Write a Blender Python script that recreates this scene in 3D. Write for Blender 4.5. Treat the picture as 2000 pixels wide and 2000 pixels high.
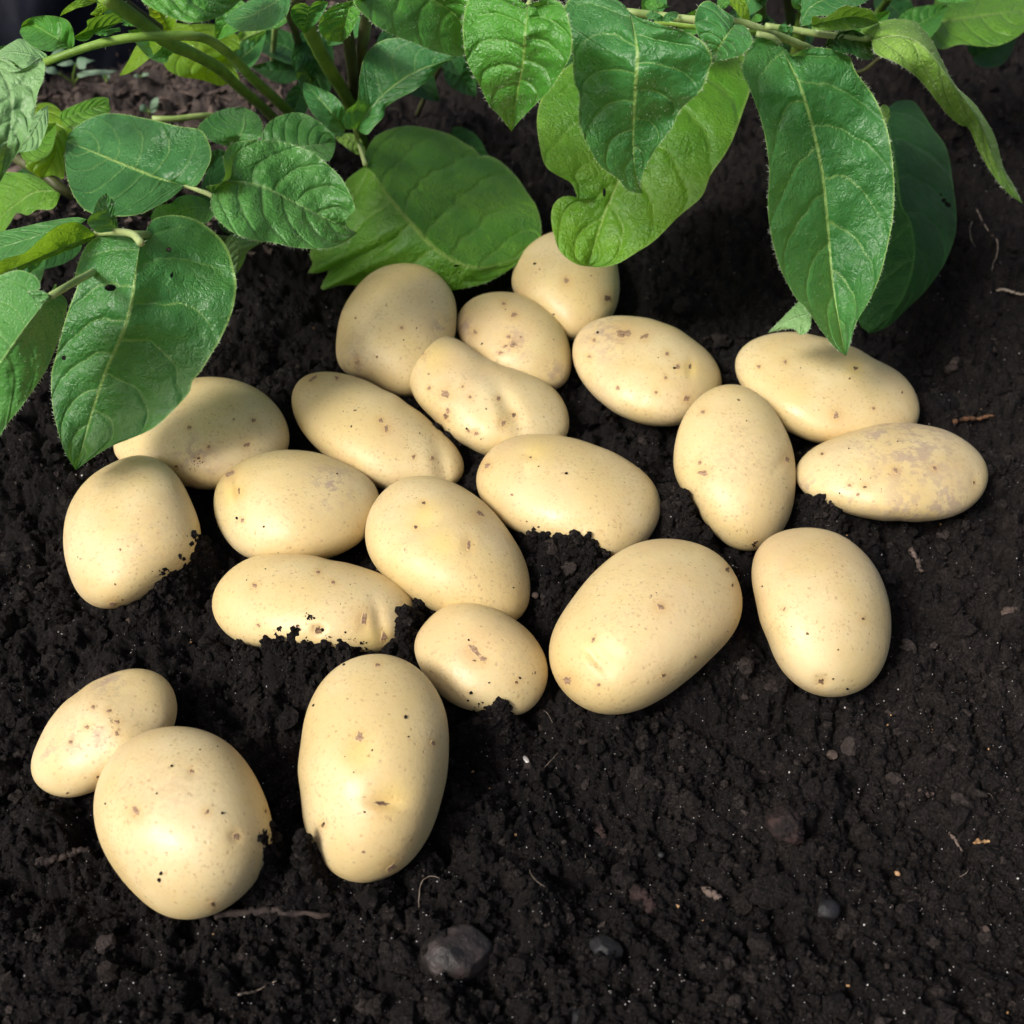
import bpy, math
import numpy as np

# ------------------------------------------------------------------ scene reset
for o in list(bpy.data.objects):
    bpy.data.objects.remove(o, do_unlink=True)
scene = bpy.context.scene
COL = scene.collection
R = math.radians
rng = np.random.default_rng(7)

# ------------------------------------------------------------------ camera
CAM_H, PITCH, FOV = 0.34, 45.0, 46.0
cd = bpy.data.cameras.new('camera')
cam = bpy.data.objects.new('camera', cd)
COL.objects.link(cam)
cam.location = (0, 0, CAM_H)
cam.rotation_euler = (R(90 - PITCH), 0, 0)
cd.sensor_fit = 'HORIZONTAL'
cd.angle = R(FOV)
cd.clip_start = 0.01
cd.clip_end = 500
cd.dof.use_dof = True
cd.dof.focus_distance = 0.42
cd.dof.aperture_fstop = 17.0
scene.camera = cam

# ------------------------------------------------------------------ sky + sun
SUN_DIR = np.array([-0.53, -0.42, 0.74]); SUN_DIR /= np.linalg.norm(SUN_DIR)
world = bpy.data.worlds.new('World')
scene.world = world
world.use_nodes = True
wn = world.node_tree
sky = wn.nodes.new('ShaderNodeTexSky')
sky.sky_type = 'NISHITA'
sky.sun_disc = False
sky.sun_elevation = math.asin(SUN_DIR[2])
sky.sun_rotation = math.atan2(SUN_DIR[0], SUN_DIR[1])
sky.air_density = 0.7
sky.dust_density = 6.0
sky.ozone_density = 0.5
wn.links.new(sky.outputs[0], wn.nodes['Background'].inputs[0])
wn.nodes['Background'].inputs[1].default_value = 0.145
sl = bpy.data.lights.new('sun', 'SUN')
sl.energy = 3.2
sl.angle = R(15)
sl.color = (1.0, 0.985, 0.955)
sun = bpy.data.objects.new('sun', sl)
COL.objects.link(sun)
from mathutils import Vector
sun.rotation_euler = Vector(SUN_DIR).to_track_quat('Z', 'Y').to_euler()

scene.view_settings.view_transform = 'Standard'
scene.view_settings.look = 'None'
scene.view_settings.gamma = 1
scene.view_settings.exposure = 0.1
scene.cycles.max_bounces = 4
scene.cycles.diffuse_bounces = 3
scene.cycles.glossy_bounces = 2
scene.cycles.transmission_bounces = 3
scene.cycles.adaptive_threshold = .03
scene.render.resolution_x = scene.render.resolution_y = 1024

# ------------------------------------------------------------------ helpers: picture point -> place
FPX = 1000 / math.tan(R(FOV / 2))
CAMP = np.array([0, 0, CAM_H])
FW = np.array([0, math.cos(R(PITCH)), -math.sin(R(PITCH))])
UP = np.array([0, math.sin(R(PITCH)), math.cos(R(PITCH))])

def ray(px, py):
    px = np.asarray(px, float); py = np.asarray(py, float)
    a = (px - 1000) / FPX; b = (1000 - py) / FPX
    return np.stack([a, FW[1] + UP[1] * b, FW[2] + UP[2] * b], -1)

def tz(px, py, z):
    return (z - CAM_H) / ray(px, py)[..., 2]

def P(px, py, z=0.0):
    r = ray(px, py)
    return CAMP + r * ((np.asarray(z) - CAM_H) / r[..., 2])[..., None]

def proj(p):
    d = np.asarray(p) - CAMP
    t = d @ FW
    return 1000 + FPX * d[..., 0] / t, 1000 - FPX * (d @ UP) / t

CROP = {'W': (0, 0, .966), 'A': (600, 450, 2.76), 'B': (1250, 550, 2.2733), 'C': (700, 900, 2.415),
        'D': (80, 800, 2.683), 'E': (0, 350, 2.76), 'F': (0, 1250, 2.0337), 'L1': (0, 0, 2.76),
        'L3': (500, 0, 2.76), 'L4': (1000, 0, 3.22), 'L5': (1350, 0, 2.76), 'G1': (0, 0, 5.52),
        'G2': (350, 0, 4.83), 'G3': (1550, 0, 4.293), 'S': (900, 1400, 3.22), 'T': (1400, 1400, 3.22),
        'U': (400, 1600, 3.22), 'X': (0, 0, 1.0), 'V': (1750, 300, 4.832)}

def cc(crop, pts):
    x0, y0, s = CROP[crop]
    a = np.array(pts, float)
    return a[..., :2] / s + np.array([x0, y0])

# ------------------------------------------------------------------ helpers: noise
def hash2(ix, iy, seed):
    ix = ix.astype(np.int64).astype(np.uint64); iy = iy.astype(np.int64).astype(np.uint64)
    h = ix * np.uint64(374761393) + iy * np.uint64(668265263) + np.uint64(seed * 2246822519 + 3266489917)
    h = (h ^ (h >> np.uint64(13))) * np.uint64(1274126177)
    h = h & np.uint64(0xFFFFFFFF)
    h = (h ^ (h >> np.uint64(16))) * np.uint64(2654435769) & np.uint64(0xFFFFFFFF)
    h = h ^ (h >> np.uint64(15))
    return (h & np.uint64(0xFFFFFF)).astype(float) / float(0xFFFFFF)

def vnoise(x, y, seed=0):
    x = np.asarray(x, float) + 1000; y = np.asarray(y, float) + 1000
    ix = np.floor(x); iy = np.floor(y); fx = x - ix; fy = y - iy
    fx = fx * fx * fx * (fx * (fx * 6 - 15) + 10); fy = fy * fy * fy * (fy * (fy * 6 - 15) + 10)
    a = hash2(ix, iy, seed); b = hash2(ix + 1, iy, seed); c = hash2(ix, iy + 1, seed); d = hash2(ix + 1, iy + 1, seed)
    return (a * (1 - fx) + b * fx) * (1 - fy) + (c * (1 - fx) + d * fx) * fy

def fbm(x, y, octs=4, seed=0):
    s = 0; amp = .5
    for o in range(octs):
        s = s + amp * (vnoise(x * 2 ** o, y * 2 ** o, seed + o * 17) - .5) * 2
        amp *= .5
    return s

def lumps(x, y, seed=0):
    """rounded crumbs: the highest of the jittered hemispheres around (x, y), cell size 1"""
    x = np.asarray(x, float) + 500; y = np.asarray(y, float) + 500
    ix = np.floor(x); iy = np.floor(y)
    best = np.zeros_like(x)
    for dx in (-1, 0, 1):
        for dy in (-1, 0, 1):
            cx = ix + dx; cy = iy + dy
            jx = cx + hash2(cx, cy, seed); jy = cy + hash2(cx, cy, seed + 1)
            r = .35 + .5 * hash2(cx, cy, seed + 2)
            d2 = ((x - jx) ** 2 + (y - jy) ** 2) / (r * r)
            best = np.maximum(best, np.sqrt(np.maximum(0, 1 - d2)) * r)
    return best

# ------------------------------------------------------------------ helpers: objects
def mesh_obj(name, verts, faces, mat, parent=None, origin=(0, 0, 0), smooth=True, uv=None, attrs=None):
    origin = np.asarray(origin, float)
    me = bpy.data.meshes.new(name)
    v = np.asarray(verts, float) - origin
    if isinstance(faces, np.ndarray):
        n, k = faces.shape
        me.vertices.add(len(v)); me.vertices.foreach_set('co', v.astype(np.float32).ravel())
        me.loops.add(n * k); me.loops.foreach_set('vertex_index', faces.astype(np.int32).ravel())
        me.polygons.add(n)
        me.polygons.foreach_set('loop_start', np.arange(0, n * k, k, dtype=np.int32))
        me.update(calc_edges=True)
    else:
        me.from_pydata(v.tolist(), [], faces); me.update()
    me.validate()
    if uv is not None:
        lay = me.uv_layers.new(name='UVMap')
        li = np.zeros(len(me.loops), dtype=np.int32); me.loops.foreach_get('vertex_index', li)
        lay.data.foreach_set('uv', np.asarray(uv, np.float32)[li].ravel())
    for k, val in (attrs or {}).items():
        at = me.attributes.new(k, 'FLOAT', 'POINT')
        at.data.foreach_set('value', np.asarray(val, np.float32))
    me.polygons.foreach_set('use_smooth', np.full(len(me.polygons), smooth, dtype=bool))
    me.materials.append(mat)
    o = bpy.data.objects.new(name, me)
    COL.objects.link(o)
    if parent is None:
        o.location = origin
    else:
        o.parent = parent
        o.location = origin - np.array(parent.location)
    return o

def tag(o, label=None, cat=None, group=None, kind=None):
    if label: o['label'] = label
    if cat: o['category'] = cat
    if group: o['group'] = group
    if kind: o['kind'] = kind
    return o

def empty(name, loc):
    o = bpy.data.objects.new(name, None)
    o.empty_display_size = .02
    o.location = loc
    COL.objects.link(o)
    return o

def grid_faces(n, m, closed=False):
    i = np.arange(n - 1)[:, None]; j = np.arange(m if closed else m - 1)[None, :]
    a = i * m + j; b = i * m + (j + 1) % m; c = (i + 1) * m + (j + 1) % m; d = (i + 1) * m + j
    return np.stack([a, b, c, d], -1).reshape(-1, 4)

def catmull(pts, n):
    p = np.asarray(pts, float)
    if len(p) < 3:
        t = np.linspace(0, 1, n)[:, None]
        return p[0] * (1 - t) + p[-1] * t
    q = np.vstack([2 * p[0] - p[1], p, 2 * p[-1] - p[-2]])
    out = []
    K = 14
    for i in range(1, len(q) - 2):
        t = np.linspace(0, 1, K, endpoint=False)[:, None]
        a, b, c, d = q[i - 1], q[i], q[i + 1], q[i + 2]
        out.append(.5 * (2 * b + (c - a) * t + (2 * a - 5 * b + 4 * c - d) * t ** 2 + (3 * b - a - 3 * c + d) * t ** 3))
    out.append(p[-1:])
    s = np.vstack(out)
    L = np.concatenate([[0], np.cumsum(np.linalg.norm(np.diff(s[:, :2], axis=0), axis=1))]) if s.shape[1] < 3 else \
        np.concatenate([[0], np.cumsum(np.linalg.norm(np.diff(s, axis=0), axis=1))])
    tt = np.linspace(0, L[-1], n)
    return np.stack([np.interp(tt, L, s[:, k]) for k in range(s.shape[1])], -1)

def icosphere(sub):
    t = (1 + 5 ** .5) / 2
    v = np.array([(-1, t, 0), (1, t, 0), (-1, -t, 0), (1, -t, 0), (0, -1, t), (0, 1, t), (0, -1, -t), (0, 1, -t),
                  (t, 0, -1), (t, 0, 1), (-t, 0, -1), (-t, 0, 1)], float)
    f = np.array([(0, 11, 5), (0, 5, 1), (0, 1, 7), (0, 7, 10), (0, 10, 11), (1, 5, 9), (5, 11, 4), (11, 10, 2),
                  (10, 7, 6), (7, 1, 8), (3, 9, 4), (3, 4, 2), (3, 2, 6), (3, 6, 8), (3, 8, 9), (4, 9, 5), (2, 4, 11),
                  (6, 2, 10), (8, 6, 7), (9, 8, 1)])
    v /= np.linalg.norm(v, axis=1)[:, None]
    for _ in range(sub):
        e = np.vstack([f[:, [0, 1]], f[:, [1, 2]], f[:, [2, 0]]]); e.sort(axis=1)
        u, inv = np.unique(e, axis=0, return_inverse=True)
        inv = inv.reshape(-1)
        mid = v[u].mean(1); mid /= np.linalg.norm(mid, axis=1)[:, None]
        n = len(f); o = len(v)
        ab, bc, ca = inv[:n] + o, inv[n:2 * n] + o, inv[2 * n:] + o
        v = np.vstack([v, mid])
        f = np.vstack([np.stack([f[:, 0], ab, ca], 1), np.stack([f[:, 1], bc, ab], 1),
                       np.stack([f[:, 2], ca, bc], 1), np.stack([ab, bc, ca], 1)])
    return v, f

def tube_geo(pts, rad, sides=8, seed=0, rough=0.0):
    p = np.asarray(pts, float); n = len(p)
    rad = np.broadcast_to(rad, (n,)) if np.ndim(rad) == 0 else np.asarray(rad)
    tan = np.gradient(p, axis=0); tan /= np.linalg.norm(tan, axis=1)[:, None] + 1e-12
    ref = np.array([0.1, 0.2, 1.0]); side = np.cross(tan, ref); side /= np.linalg.norm(side, axis=1)[:, None] + 1e-12
    nor = np.cross(side, tan)
    a = np.linspace(0, 2 * np.pi, sides, endpoint=False)
    rr = rad[:, None] * (1 + rough * (np.random.default_rng(seed).random((n, sides)) - .5) * 2)
    v = p[:, None] + rr[..., None] * (np.cos(a)[None, :, None] * side[:, None] + np.sin(a)[None, :, None] * nor[:, None])
    v = v.reshape(-1, 3)
    f = grid_faces(n, sides, True)
    v = np.vstack([v, p[0], p[-1]])
    k = n * sides
    caps = [[k, (j + 1) % sides, j, j] for j in range(sides)] + [[k + 1, (n - 1) * sides + j, (n - 1) * sides + (j + 1) % sides, (n - 1) * sides + (j + 1) % sides] for j in range(sides)]
    fl = f.tolist() + [c[:3] for c in caps]
    return v, fl

# ------------------------------------------------------------------ helpers: material nodes
class NT:
    def __init__(self, name):
        self.m = bpy.data.materials.new(name); self.m.use_nodes = True
        self.t = self.m.node_tree
        for n in list(self.t.nodes): self.t.nodes.remove(n)
        self.out = self.t.nodes.new('ShaderNodeOutputMaterial')
    def n(self, typ, props=None, **inp):
        nd = self.t.nodes.new('ShaderNode' + typ)
        for k, v in (props or {}).items(): setattr(nd, k, v)
        for k, v in inp.items():
            key = int(k[1:]) if k[0] == 'i' and k[1:].isdigit() else k.replace('_', ' ')
            s = nd.inputs[key]
            if isinstance(v, bpy.types.NodeSocket): self.t.links.new(v, s)
            else: s.default_value = v
        return nd
    def math(self, op, a, b=0.0, c=0.0, clamp=False):
        return self.n('Math', {'operation': op, 'use_clamp': clamp}, i0=a, i1=b, i2=c).outputs[0]
    def mapr(self, v, a, b, c=0.0, d=1.0, smooth=True):
        return self.n('MapRange', {'interpolation_type': 'SMOOTHSTEP' if smooth else 'LINEAR'}, i0=v, i1=a, i2=b, i3=c, i4=d).outputs[0]
    def mix(self, f, a, b, blend='MIX'):
        nd = self.t.nodes.new('ShaderNodeMix'); nd.data_type = 'RGBA'; nd.blend_type = blend
        for s, v in ((nd.inputs[0], f), (nd.inputs[6], a), (nd.inputs[7], b)):
            if isinstance(v, bpy.types.NodeSocket): self.t.links.new(v, s)
            else: s.default_value = v if not isinstance(v, tuple) or len(v) == 4 else (*v, 1)
        return nd.outputs[2]
    def noise(self, vec, scale, detail=3.0, rough=.55, col=False):
        nd = self.n('TexNoise', None, Vector=vec, Scale=scale, Detail=detail, Roughness=rough)
        return nd.outputs[1 if col else 0]
    def voro(self, vec, scale, feature='F1', out=0, rnd=1.0):
        return self.n('TexVoronoi', {'feature': feature}, Vector=vec, Scale=scale, Randomness=rnd).outputs[out]
    def attr(self, name):
        return self.n('Attribute', {'attribute_name': name}).outputs['Fac']
    def link(self, a, b): self.t.links.new(a, b)
    def done(self, sh):
        self.link(sh, self.out.inputs[0]); return self.m

# ---- potato skin
def mat_potato():
    t = NT('potato_skin')
    oc = t.n('TexCoord').outputs['Object']
    rnd = t.n('ObjectInfo').outputs['Random']
    vec = t.n('VectorMath', {'operation': 'ADD'}, i0=oc).outputs[0]
    off = t.n('CombineXYZ', None, X=rnd, Y=t.math('MULTIPLY', rnd, 7.3), Z=t.math('MULTIPLY', rnd, 3.1)).outputs[0]
    t.link(off, vec.node.inputs[1])
    base = t.mix(t.mapr(t.noise(vec, 28, 3), .35, .68), (.540, .415, .188), (.600, .490, .272))
    base = t.mix(t.math('MULTIPLY', t.mapr(t.noise(vec, 55, 4), .50, .72), .45), base, (.525, .385, .190))
    base = t.mix(t.math('MULTIPLY', t.mapr(rnd, 0, 1), .35), base, (.59, .455, .21))
    dust = t.math('MULTIPLY', t.mapr(t.noise(vec, 24, 5, .7), .50, .72), t.mapr(t.noise(vec, 500, 3, .7), .35, .65))
    base = t.mix(t.math('MULTIPLY', dust, .45), base, (.40, .30, .18))
    # fine freckles and scuffs
    fr = t.math('MULTIPLY', t.mapr(t.noise(vec, 800, 3, .7), .54, .66), t.mapr(t.noise(vec, 60, 2), .36, .62, .25, 1.0))
    base = t.mix(t.math('MULTIPLY', fr, .50), base, (.33, .215, .10))
    d1 = t.voro(vec, 150); r1 = t.n('SeparateColor', None, Color=d1.node.outputs[1])
    spot = t.math('MULTIPLY', t.mapr(t.math('ADD', d1, t.math('MULTIPLY', t.noise(vec, 700, 2), .12)), .17, .09), t.math('GREATER_THAN', r1.outputs[0], .62))
    base = t.mix(t.math('MULTIPLY', spot, .42), base, (.30, .19, .11))
    st = t.n('Mapping', None, Vector=vec, Rotation=(.4, .7, .2), Scale=(1, 1, 7)).outputs[0]
    sc = t.math('MULTIPLY', t.mapr(t.noise(st, 260, 3, .6), .66, .74), t.mapr(t.noise(vec, 45, 2), .5, .65))
    base = t.mix(t.math('MULTIPLY', sc, .35), base, (.26, .17, .08))
    pr = t.voro(vec, 400); prc = t.n('SeparateColor', None, Color=pr.node.outputs[1])
    pore = t.math('MULTIPLY', t.mapr(pr, .26, .14), t.math('GREATER_THAN', prc.outputs[1], .45))
    base = t.mix(t.math('MULTIPLY', pore, .38), base, (.31, .20, .10))
    tan = t.math('MULTIPLY', t.mapr(t.noise(vec, 17, 4, .65), .48, .70), .38)
    base = t.mix(tan, base, (.50, .345, .185))
    # soil flecks clinging to the skin
    dirt = t.math('MULTIPLY', t.mapr(t.noise(vec, 420, 4, .7), .64, .69), t.mapr(t.noise(vec, 30, 2), .47, .66))
    base = t.mix(t.math('MULTIPLY', dirt, .78), base, (.09, .058, .034))
    # scab patches (mask stored on the potato)
    sb = t.math('MULTIPLY', t.attr('scab'), t.mapr(t.noise(vec, 150, 6, .78), .47, .56))
    base = t.mix(t.math('MULTIPLY', sb, .62), base, (.27, .19, .165))
    ey = t.attr('eye')
    base = t.mix(t.math('MULTIPLY', ey, .55), base, (.42, .23, .06))
    yl = t.attr('yellow')
    base = t.mix(t.math('MULTIPLY', yl, .45), base, (.66, .49, .14))
    h = t.math('ADD', t.math('MULTIPLY', t.noise(vec, 700, 3, .6), .35), t.math('MULTIPLY', t.noise(vec, 120, 3), .8))
    h = t.math('ADD', h, t.math('ADD', t.math('MULTIPLY', spot, -.35), t.math('MULTIPLY', pore, -.25)))
    bmp = t.n('Bump', None, Strength=.45, Distance=.0007, Height=h)
    rough = t.mapr(t.noise(vec, 70, 3), .3, .7, .40, .55)
    rough = t.math('ADD', rough, t.math('MULTIPLY', sb, .25))
    b = t.n('BsdfPrincipled', None, Base_Color=base, Roughness=rough, Normal=bmp.outputs[0])
    b.inputs['Specular IOR Level'].default_value = .5
    b.inputs['Subsurface Weight'].default_value = .22
    b.inputs['Subsurface Radius'].default_value = (1.0, .55, .2)
    b.inputs['Subsurface Scale'].default_value = .0035
    return t.done(b.outputs[0])

def mat_simple(name, c1, c2, scale, rough=.8, bump=.4, dist=.0006, spec=.3, bscale=None):
    t = NT(name)
    oc = t.n('TexCoord').outputs['Object']
    base = t.mix(t.mapr(t.noise(oc, scale, 4, .6), .35, .65), c1, c2)
    bmp = t.n('Bump', None, Strength=bump, Distance=dist, Height=t.noise(oc, bscale or scale * 3, 4, .65))
    b = t.n('BsdfPrincipled', None, Base_Color=base, Roughness=rough, Normal=bmp.outputs[0])
    b.inputs['Specular IOR Level'].default_value = spec
    return t.done(b.outputs[0])

# ---- soil (its tone is stored on the mesh: 0 black humus, 1 dry brown mulch)
def mat_soil(name='soil_surface'):
    t = NT(name)
    pos = t.n('NewGeometry').outputs['Position']
    n1 = t.noise(pos, 1100, 3, .75)
    tone = t.math('ADD', t.attr('tone'), t.math('MULTIPLY', t.math('SUBTRACT', n1, .52), .75), clamp=True)
    base = t.mix(tone, (.0050, .0043, .0041), (.125, .099, .087))
    bmp = t.n('Bump', None, Strength=1.0, Distance=.0014, Height=n1)
    rough = t.mapr(n1, .60, .70, .85, .28)
    b = t.n('BsdfPrincipled', None, Base_Color=base, Roughness=rough, Normal=bmp.outputs[0])
    b.inputs['Specular IOR Level'].default_value = .12
    return t.done(b.outputs[0])

# ---- leaf blade
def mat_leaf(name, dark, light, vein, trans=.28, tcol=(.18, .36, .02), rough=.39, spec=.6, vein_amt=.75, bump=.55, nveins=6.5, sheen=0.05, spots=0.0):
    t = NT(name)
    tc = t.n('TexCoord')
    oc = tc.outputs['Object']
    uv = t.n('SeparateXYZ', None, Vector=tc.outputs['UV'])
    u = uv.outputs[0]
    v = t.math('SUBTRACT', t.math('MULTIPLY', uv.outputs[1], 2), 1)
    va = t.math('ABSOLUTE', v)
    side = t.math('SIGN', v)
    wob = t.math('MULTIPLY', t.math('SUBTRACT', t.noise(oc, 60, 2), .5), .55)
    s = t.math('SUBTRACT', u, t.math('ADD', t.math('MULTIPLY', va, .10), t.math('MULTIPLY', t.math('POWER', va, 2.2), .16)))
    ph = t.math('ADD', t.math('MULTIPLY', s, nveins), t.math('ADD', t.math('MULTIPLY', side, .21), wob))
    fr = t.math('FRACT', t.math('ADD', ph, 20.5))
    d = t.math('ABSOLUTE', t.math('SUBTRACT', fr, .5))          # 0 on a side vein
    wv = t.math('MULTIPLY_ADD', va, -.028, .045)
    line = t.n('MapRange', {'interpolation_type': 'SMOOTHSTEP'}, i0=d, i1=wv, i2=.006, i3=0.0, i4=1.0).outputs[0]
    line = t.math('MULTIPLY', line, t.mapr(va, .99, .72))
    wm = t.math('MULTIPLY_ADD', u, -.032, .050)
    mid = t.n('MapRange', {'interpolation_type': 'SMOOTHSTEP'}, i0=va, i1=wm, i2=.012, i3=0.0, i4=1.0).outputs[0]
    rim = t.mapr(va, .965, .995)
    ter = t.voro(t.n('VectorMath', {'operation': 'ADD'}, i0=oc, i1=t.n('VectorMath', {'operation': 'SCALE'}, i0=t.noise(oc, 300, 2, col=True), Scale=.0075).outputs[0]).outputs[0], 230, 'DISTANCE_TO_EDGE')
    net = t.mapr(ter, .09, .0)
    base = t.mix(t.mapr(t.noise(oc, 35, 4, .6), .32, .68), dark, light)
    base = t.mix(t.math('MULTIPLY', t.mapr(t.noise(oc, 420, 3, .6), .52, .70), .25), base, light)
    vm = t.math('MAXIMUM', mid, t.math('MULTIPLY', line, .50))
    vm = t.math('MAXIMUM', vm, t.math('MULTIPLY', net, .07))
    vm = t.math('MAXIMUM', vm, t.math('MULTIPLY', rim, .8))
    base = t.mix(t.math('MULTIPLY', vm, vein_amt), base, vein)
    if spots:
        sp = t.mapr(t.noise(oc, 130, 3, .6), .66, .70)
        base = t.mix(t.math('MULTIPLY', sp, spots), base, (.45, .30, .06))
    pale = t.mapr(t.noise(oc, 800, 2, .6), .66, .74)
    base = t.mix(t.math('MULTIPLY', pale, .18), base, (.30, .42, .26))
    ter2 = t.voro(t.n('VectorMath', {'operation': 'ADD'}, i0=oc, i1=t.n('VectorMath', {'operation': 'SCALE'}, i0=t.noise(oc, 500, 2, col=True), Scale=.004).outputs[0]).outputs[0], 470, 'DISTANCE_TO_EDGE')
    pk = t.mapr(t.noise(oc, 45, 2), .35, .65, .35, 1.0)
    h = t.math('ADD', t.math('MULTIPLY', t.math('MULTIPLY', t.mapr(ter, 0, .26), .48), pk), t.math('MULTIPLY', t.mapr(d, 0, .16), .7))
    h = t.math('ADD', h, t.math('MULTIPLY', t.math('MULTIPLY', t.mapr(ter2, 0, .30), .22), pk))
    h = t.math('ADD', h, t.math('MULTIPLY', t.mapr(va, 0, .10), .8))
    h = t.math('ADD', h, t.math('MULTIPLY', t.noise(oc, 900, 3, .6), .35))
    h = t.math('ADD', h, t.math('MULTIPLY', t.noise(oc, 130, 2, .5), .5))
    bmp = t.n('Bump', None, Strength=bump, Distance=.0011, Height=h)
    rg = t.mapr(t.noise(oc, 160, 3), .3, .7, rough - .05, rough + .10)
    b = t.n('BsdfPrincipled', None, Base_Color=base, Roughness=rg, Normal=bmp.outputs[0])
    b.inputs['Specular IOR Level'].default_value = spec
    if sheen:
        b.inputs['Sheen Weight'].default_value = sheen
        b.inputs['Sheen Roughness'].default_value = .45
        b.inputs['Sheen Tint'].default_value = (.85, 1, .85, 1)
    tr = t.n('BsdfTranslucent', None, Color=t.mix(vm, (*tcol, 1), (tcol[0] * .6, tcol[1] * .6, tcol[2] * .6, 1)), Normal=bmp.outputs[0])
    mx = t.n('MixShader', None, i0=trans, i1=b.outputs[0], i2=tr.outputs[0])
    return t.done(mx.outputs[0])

M = {}
M['potato'] = mat_potato()
def mat_eye(name, c1, c2):
    t = NT(name)
    oc = t.n('TexCoord').outputs['Object']
    n = t.noise(oc, 900, 3, .65)
    core = t.mapr(t.math('ADD', t.attr('core'), t.math('MULTIPLY', t.math('SUBTRACT', n, .5), 1.1)), .22, .72)
    base = t.mix(core, (.60, .43, .19), t.mix(t.mapr(n, .4, .6), c1, c2))
    bmp = t.n('Bump', None, Strength=.5, Distance=.0005, Height=n)
    b = t.n('BsdfPrincipled', None, Base_Color=base, Roughness=t.mapr(core, 0, 1, .5, .8), Normal=bmp.outputs[0])
    return t.done(b.outputs[0])
M['eye'] = mat_eye('potato_eye_scar', (.17, .095, .050), (.31, .205, .120))
M['eye_dark'] = mat_eye('potato_eye_dark', (.075, .040, .018), (.17, .10, .05))
M['soil'] = mat_soil()
M['crumb'] = mat_soil('soil_crumb')
M['grain'] = mat_simple('quartz_grain', (.14, .13, .125), (.66, .63, .60), 90, .3, .2, .0002, .6)
M['grain_tan'] = mat_simple('tan_grain', (.22, .12, .05), (.40, .24, .11), 300, .5, .2, .0002, .4)
M['stone'] = mat_simple('stone_brown', (.004, .0035, .003), (.030, .022, .020), 140, .55, .8, .0015, .35, 200)
M['stone_grey'] = mat_simple('stone_grey', (.005, .005, .0055), (.012, .012, .0125), 80, .6, .7, .001, .35, 240)
M['clod_red'] = mat_simple('soil_clod_reddish', (.009, .0065, .006), (.032, .019, .017), 160, .8, .9, .0015, .2, 400)
M['twig'] = mat_simple('twig_bark', (.014, .010, .009), (.050, .036, .029), 200, .8, .7, .0006, .25)
M['twig_orange'] = mat_simple('twig_orange', (.06, .028, .013), (.14, .07, .034), 200, .7, .6, .0006, .25)
M['root'] = mat_simple('root_fibre', (.08, .06, .045), (.22, .18, .14), 200, .7, .3, .0003, .25)
M['chip'] = mat_simple('bark_chip', (.035, .026, .021), (.115, .085, .070), 90, .85, .6, .0006, .2)
M['plastic'] = mat_simple('black_plastic', (.006, .007, .012), (.010, .012, .019), 30, .7, .25, .002, .12, 60)
M['leaf'] = mat_leaf('leaf_green', (.026, .145, .032), (.054, .215, .052), (.36, .55, .14), trans=.36, tcol=(.22, .50, .03))
M['leaf_mid'] = mat_leaf('leaf_mid_green', (.042, .200, .018), (.078, .290, .030), (.27, .46, .09), trans=.36)
M['leaf_blue'] = mat_leaf('leaf_grey_green', (.036, .170, .024), (.078, .255, .048), (.24, .42, .12), rough=.40, trans=.30, sheen=.10)
M['leaf_bright'] = mat_leaf('leaf_yellow_green', (.072, .235, .012), (.140, .340, .022), (.30, .46, .09), trans=.42, tcol=(.28, .50, .02), bump=.7, rough=.40)
M['leaf_yellow_glow'] = mat_leaf('leaf_yellow_painted_glow', (.13, .29, .010), (.21, .39, .015), (.28, .40, .05), trans=.55, tcol=(.42, .60, .02), spots=.6)  # yellow brightened in colour to paint in light glowing through the leaf
M['leaf_under'] = mat_leaf('leaf_underside', (.13, .28, .035), (.22, .39, .065), (.36, .46, .20), trans=.35, rough=.55, spec=.3, vein_amt=.8)
M['leaf_pale'] = mat_leaf('leaf_pale_underside', (.13, .29, .085), (.20, .37, .14), (.32, .46, .20), trans=.25, rough=.5, vein_amt=.35)
M['leaf_dark_shaded'] = mat_leaf('leaf_dark_green_shaded', (.007, .045, .008), (.013, .070, .012), (.06, .15, .03), trans=.22, spec=.18, rough=.55, sheen=.03)  # dark green, with the shade of the foliage put into the colour
M['stem'] = mat_simple('plant_stem', (.10, .20, .022), (.20, .33, .055), 60, .45, .35, .0008, .4, 300)
M['stem_pale'] = mat_simple('plant_stem_pale', (.20, .29, .08), (.33, .40, .16), 60, .5, .35, .0008, .4, 300)
M['stem_brown'] = mat_simple('plant_stem_brown', (.035, .040, .014), (.075, .080, .03), 60, .5, .35, .0008, .35, 300)
M['hair'] = mat_simple('leaf_hair', (.45, .55, .36), (.60, .68, .50), 200, .5, .1, .0002, .3)
M['seedling'] = mat_leaf('seedling_leaf', (.10, .20, .11), (.20, .30, .20), (.30, .40, .30), trans=.25, rough=.5, vein_amt=.3)

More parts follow.
